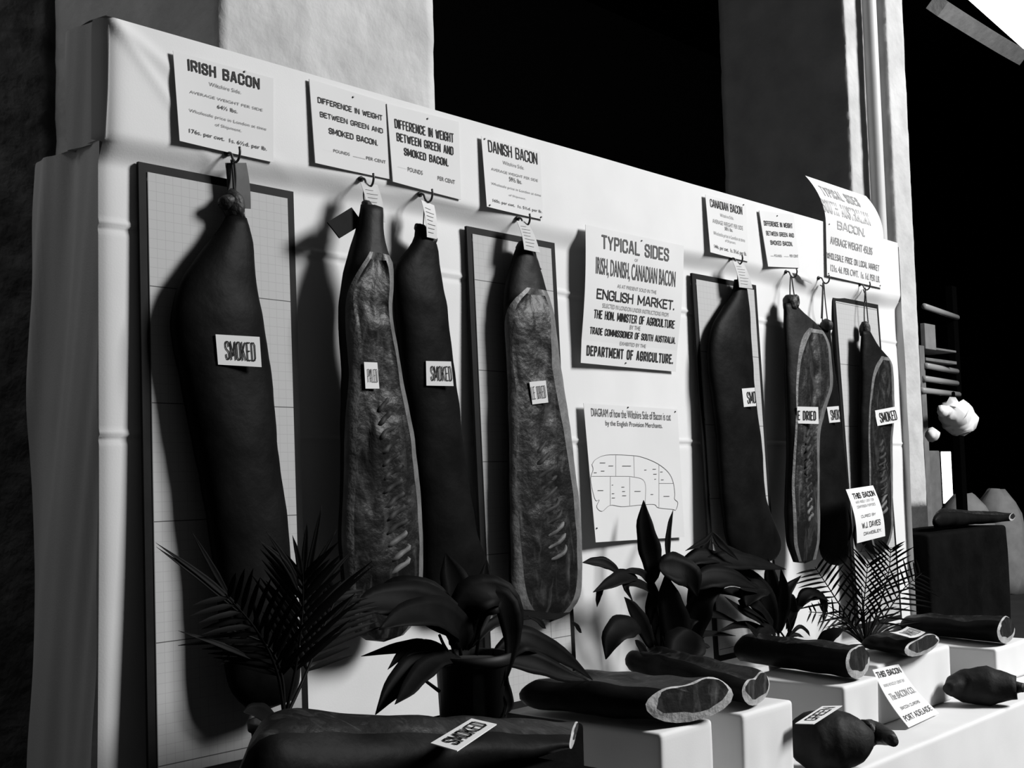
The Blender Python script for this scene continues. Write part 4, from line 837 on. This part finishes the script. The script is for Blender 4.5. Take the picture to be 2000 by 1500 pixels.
# ------------------------------------------------------------------ the dim stalls beyond the right pier
yq = -.1
q0 = PY(1768, 1060, yq); q1 = PY(1968, 1060, yq)
drape_box('covered_crate', 'tall crate under a dark cloth beside the pier, far right', 'crate', 6.30, float(q1[0]), yq, .28, 0, float(PY(1800, 1045, yq)[2]), 'darkcloth', .02, 41, .012)
zq = float(PY(1800, 1045, yq)[2])+.008
piece('dried side with streaky grey face on top of the dark covered crate', vz(PY(1972, 1052, -.06), zq), vz(PY(1985, 1040, .0), zq), .05, vz(PY(1810, 1050, -.06), zq), vz(PY(1842, 1028, .1), zq), .12, seed=44)
yb_ = 2.2
rk = PY(1802, 752, yb_); rack = thing('stall_rack', 'dim rack of grey boards and rails in the far stall beyond the right pier', 'rack', (rk[0], yb_, 0))
def rb(nm, a, b, y, dep, m, z0=None, bev=.005):
    A = PY(*a, y); Bq = PY(*b, y)
    obj(nm, box(min(A[0], Bq[0]), max(A[0], Bq[0]), y, y+dep, min(A[2], Bq[2]) if z0 is None else z0, max(A[2], Bq[2]), bev), m, rack)
rb('post', (1796, 674), (1809, 752), yb_, .15, 'plank', 0)
for a, b in (((1809, 676), (1868, 689)), ((1809, 698), (1869, 712))): rb('shelf', a, b, yb_+.02, .3, 'plank')
rb('upright_board', (1806, 631), (1829, 684), yb_, .05, 'stone')
rb('rear_post', (1868, 560), (1872, 800), yb_+.2, .08, 'black', 0)
for a, b in (((1809, 714), (1868, 720)), ((1800, 762), (1872, 768)), ((1805, 739), (1868, 744)), ((1805, 598), (1868, 600))):
    A = PY(*a, yb_-.02); Bq = PY(*b, yb_+.2)
    obj('rail', tube([A, np.array([Bq[0], Bq[1], A[2]+.02])], .03, 10), 'iron2', rack, True)
b_ = thing('linen_bundle', 'bright white crumpled linen hung below the lowest rail of the far rack', 'bundle', PY(1860, 845, yb_))
obj('linen', join([tube(cr([PY(a, b, yb_-.2) for a, b in ((1850, 800), (1866, 808), (1876, 826), (1882, 845))], 14), [.05, .14, .17, .15, .06], 14, .05), tube(cr([PY(a, b, yb_-.2) for a, b in ((1836, 797), (1842, 803), (1850, 802))], 8), [.03, .06, .05], 10, .02)]), 'white', b_, True)
obj('knot', tube(cr([PY(a, b, yb_-.2) for a, b in ((1816, 847), (1822, 849), (1828, 852))], 8), [.03, .07, .03], 10, .02), 'white', b_, True)
obj('cord', tube([PY(1862, 768, yb_), PY(1862, 802, yb_-.2)], .02, 6), 'black', b_, True)
s_ = PY(1840, 882, 4.5); e_ = PY(1862, 982, 4.5)
struct(obj('window_1', box(s_[0], e_[0], 4.5, 4.52, e_[2], s_[2]), emis('daylight', 3.0)))
A = PY(1806, 880, 3.2); Bq = PY(1836, 880, 3.2)
tag(obj('stone_pillar', box(A[0], Bq[0], 3.2, 3.6, 0, A[2], .02), 'stone'), 'dim grey square pillar between the white pier and the bright gap', 'pillar')
for i, (cx, cy, r) in enumerate([(1882, 965, .34), (1945, 955, .30), (1815, 1012, .26)]):
    c = PY(cx, cy, 2.6)
    tag(obj('sack', tube([np.array([c[0], c[1], z]) for z in np.linspace(.0, c[2], 9)], [r*.9, r, r, r, r*.95, r*.8, r*.3], 18, .03), 'stone', smooth=True), ['tall pale rounded sack right of the bright gap', 'pale sack standing at the far right of the stall', 'dim sack standing low behind the pier foot'][i], 'sack', 'sacks in the far stall')
# roof beam against the sky at the top right
y3 = 3.0
bm_ = tube(cr([PY(a, b, y3) for a, b in ((1830, 10), (1890, 48), (1950, 85), (1990, 108))], 10), .14, 4)
tag(obj('roof_beam', bm_, 'plaster'), 'slanting pale beam below the bright sky at top right', 'beam')
sk = [PY(a, b, 4.2) for a, b in ((1850, -40), (2040, -40), (2040, 130))]
struct(obj('window_2', (sk+[q+np.array([0, .02, 0]) for q in sk], [[0, 1, 2], [3, 5, 4], [0, 3, 4, 1], [1, 4, 5, 2], [2, 5, 3, 0]]), emis('sky_gap', 2.2)))
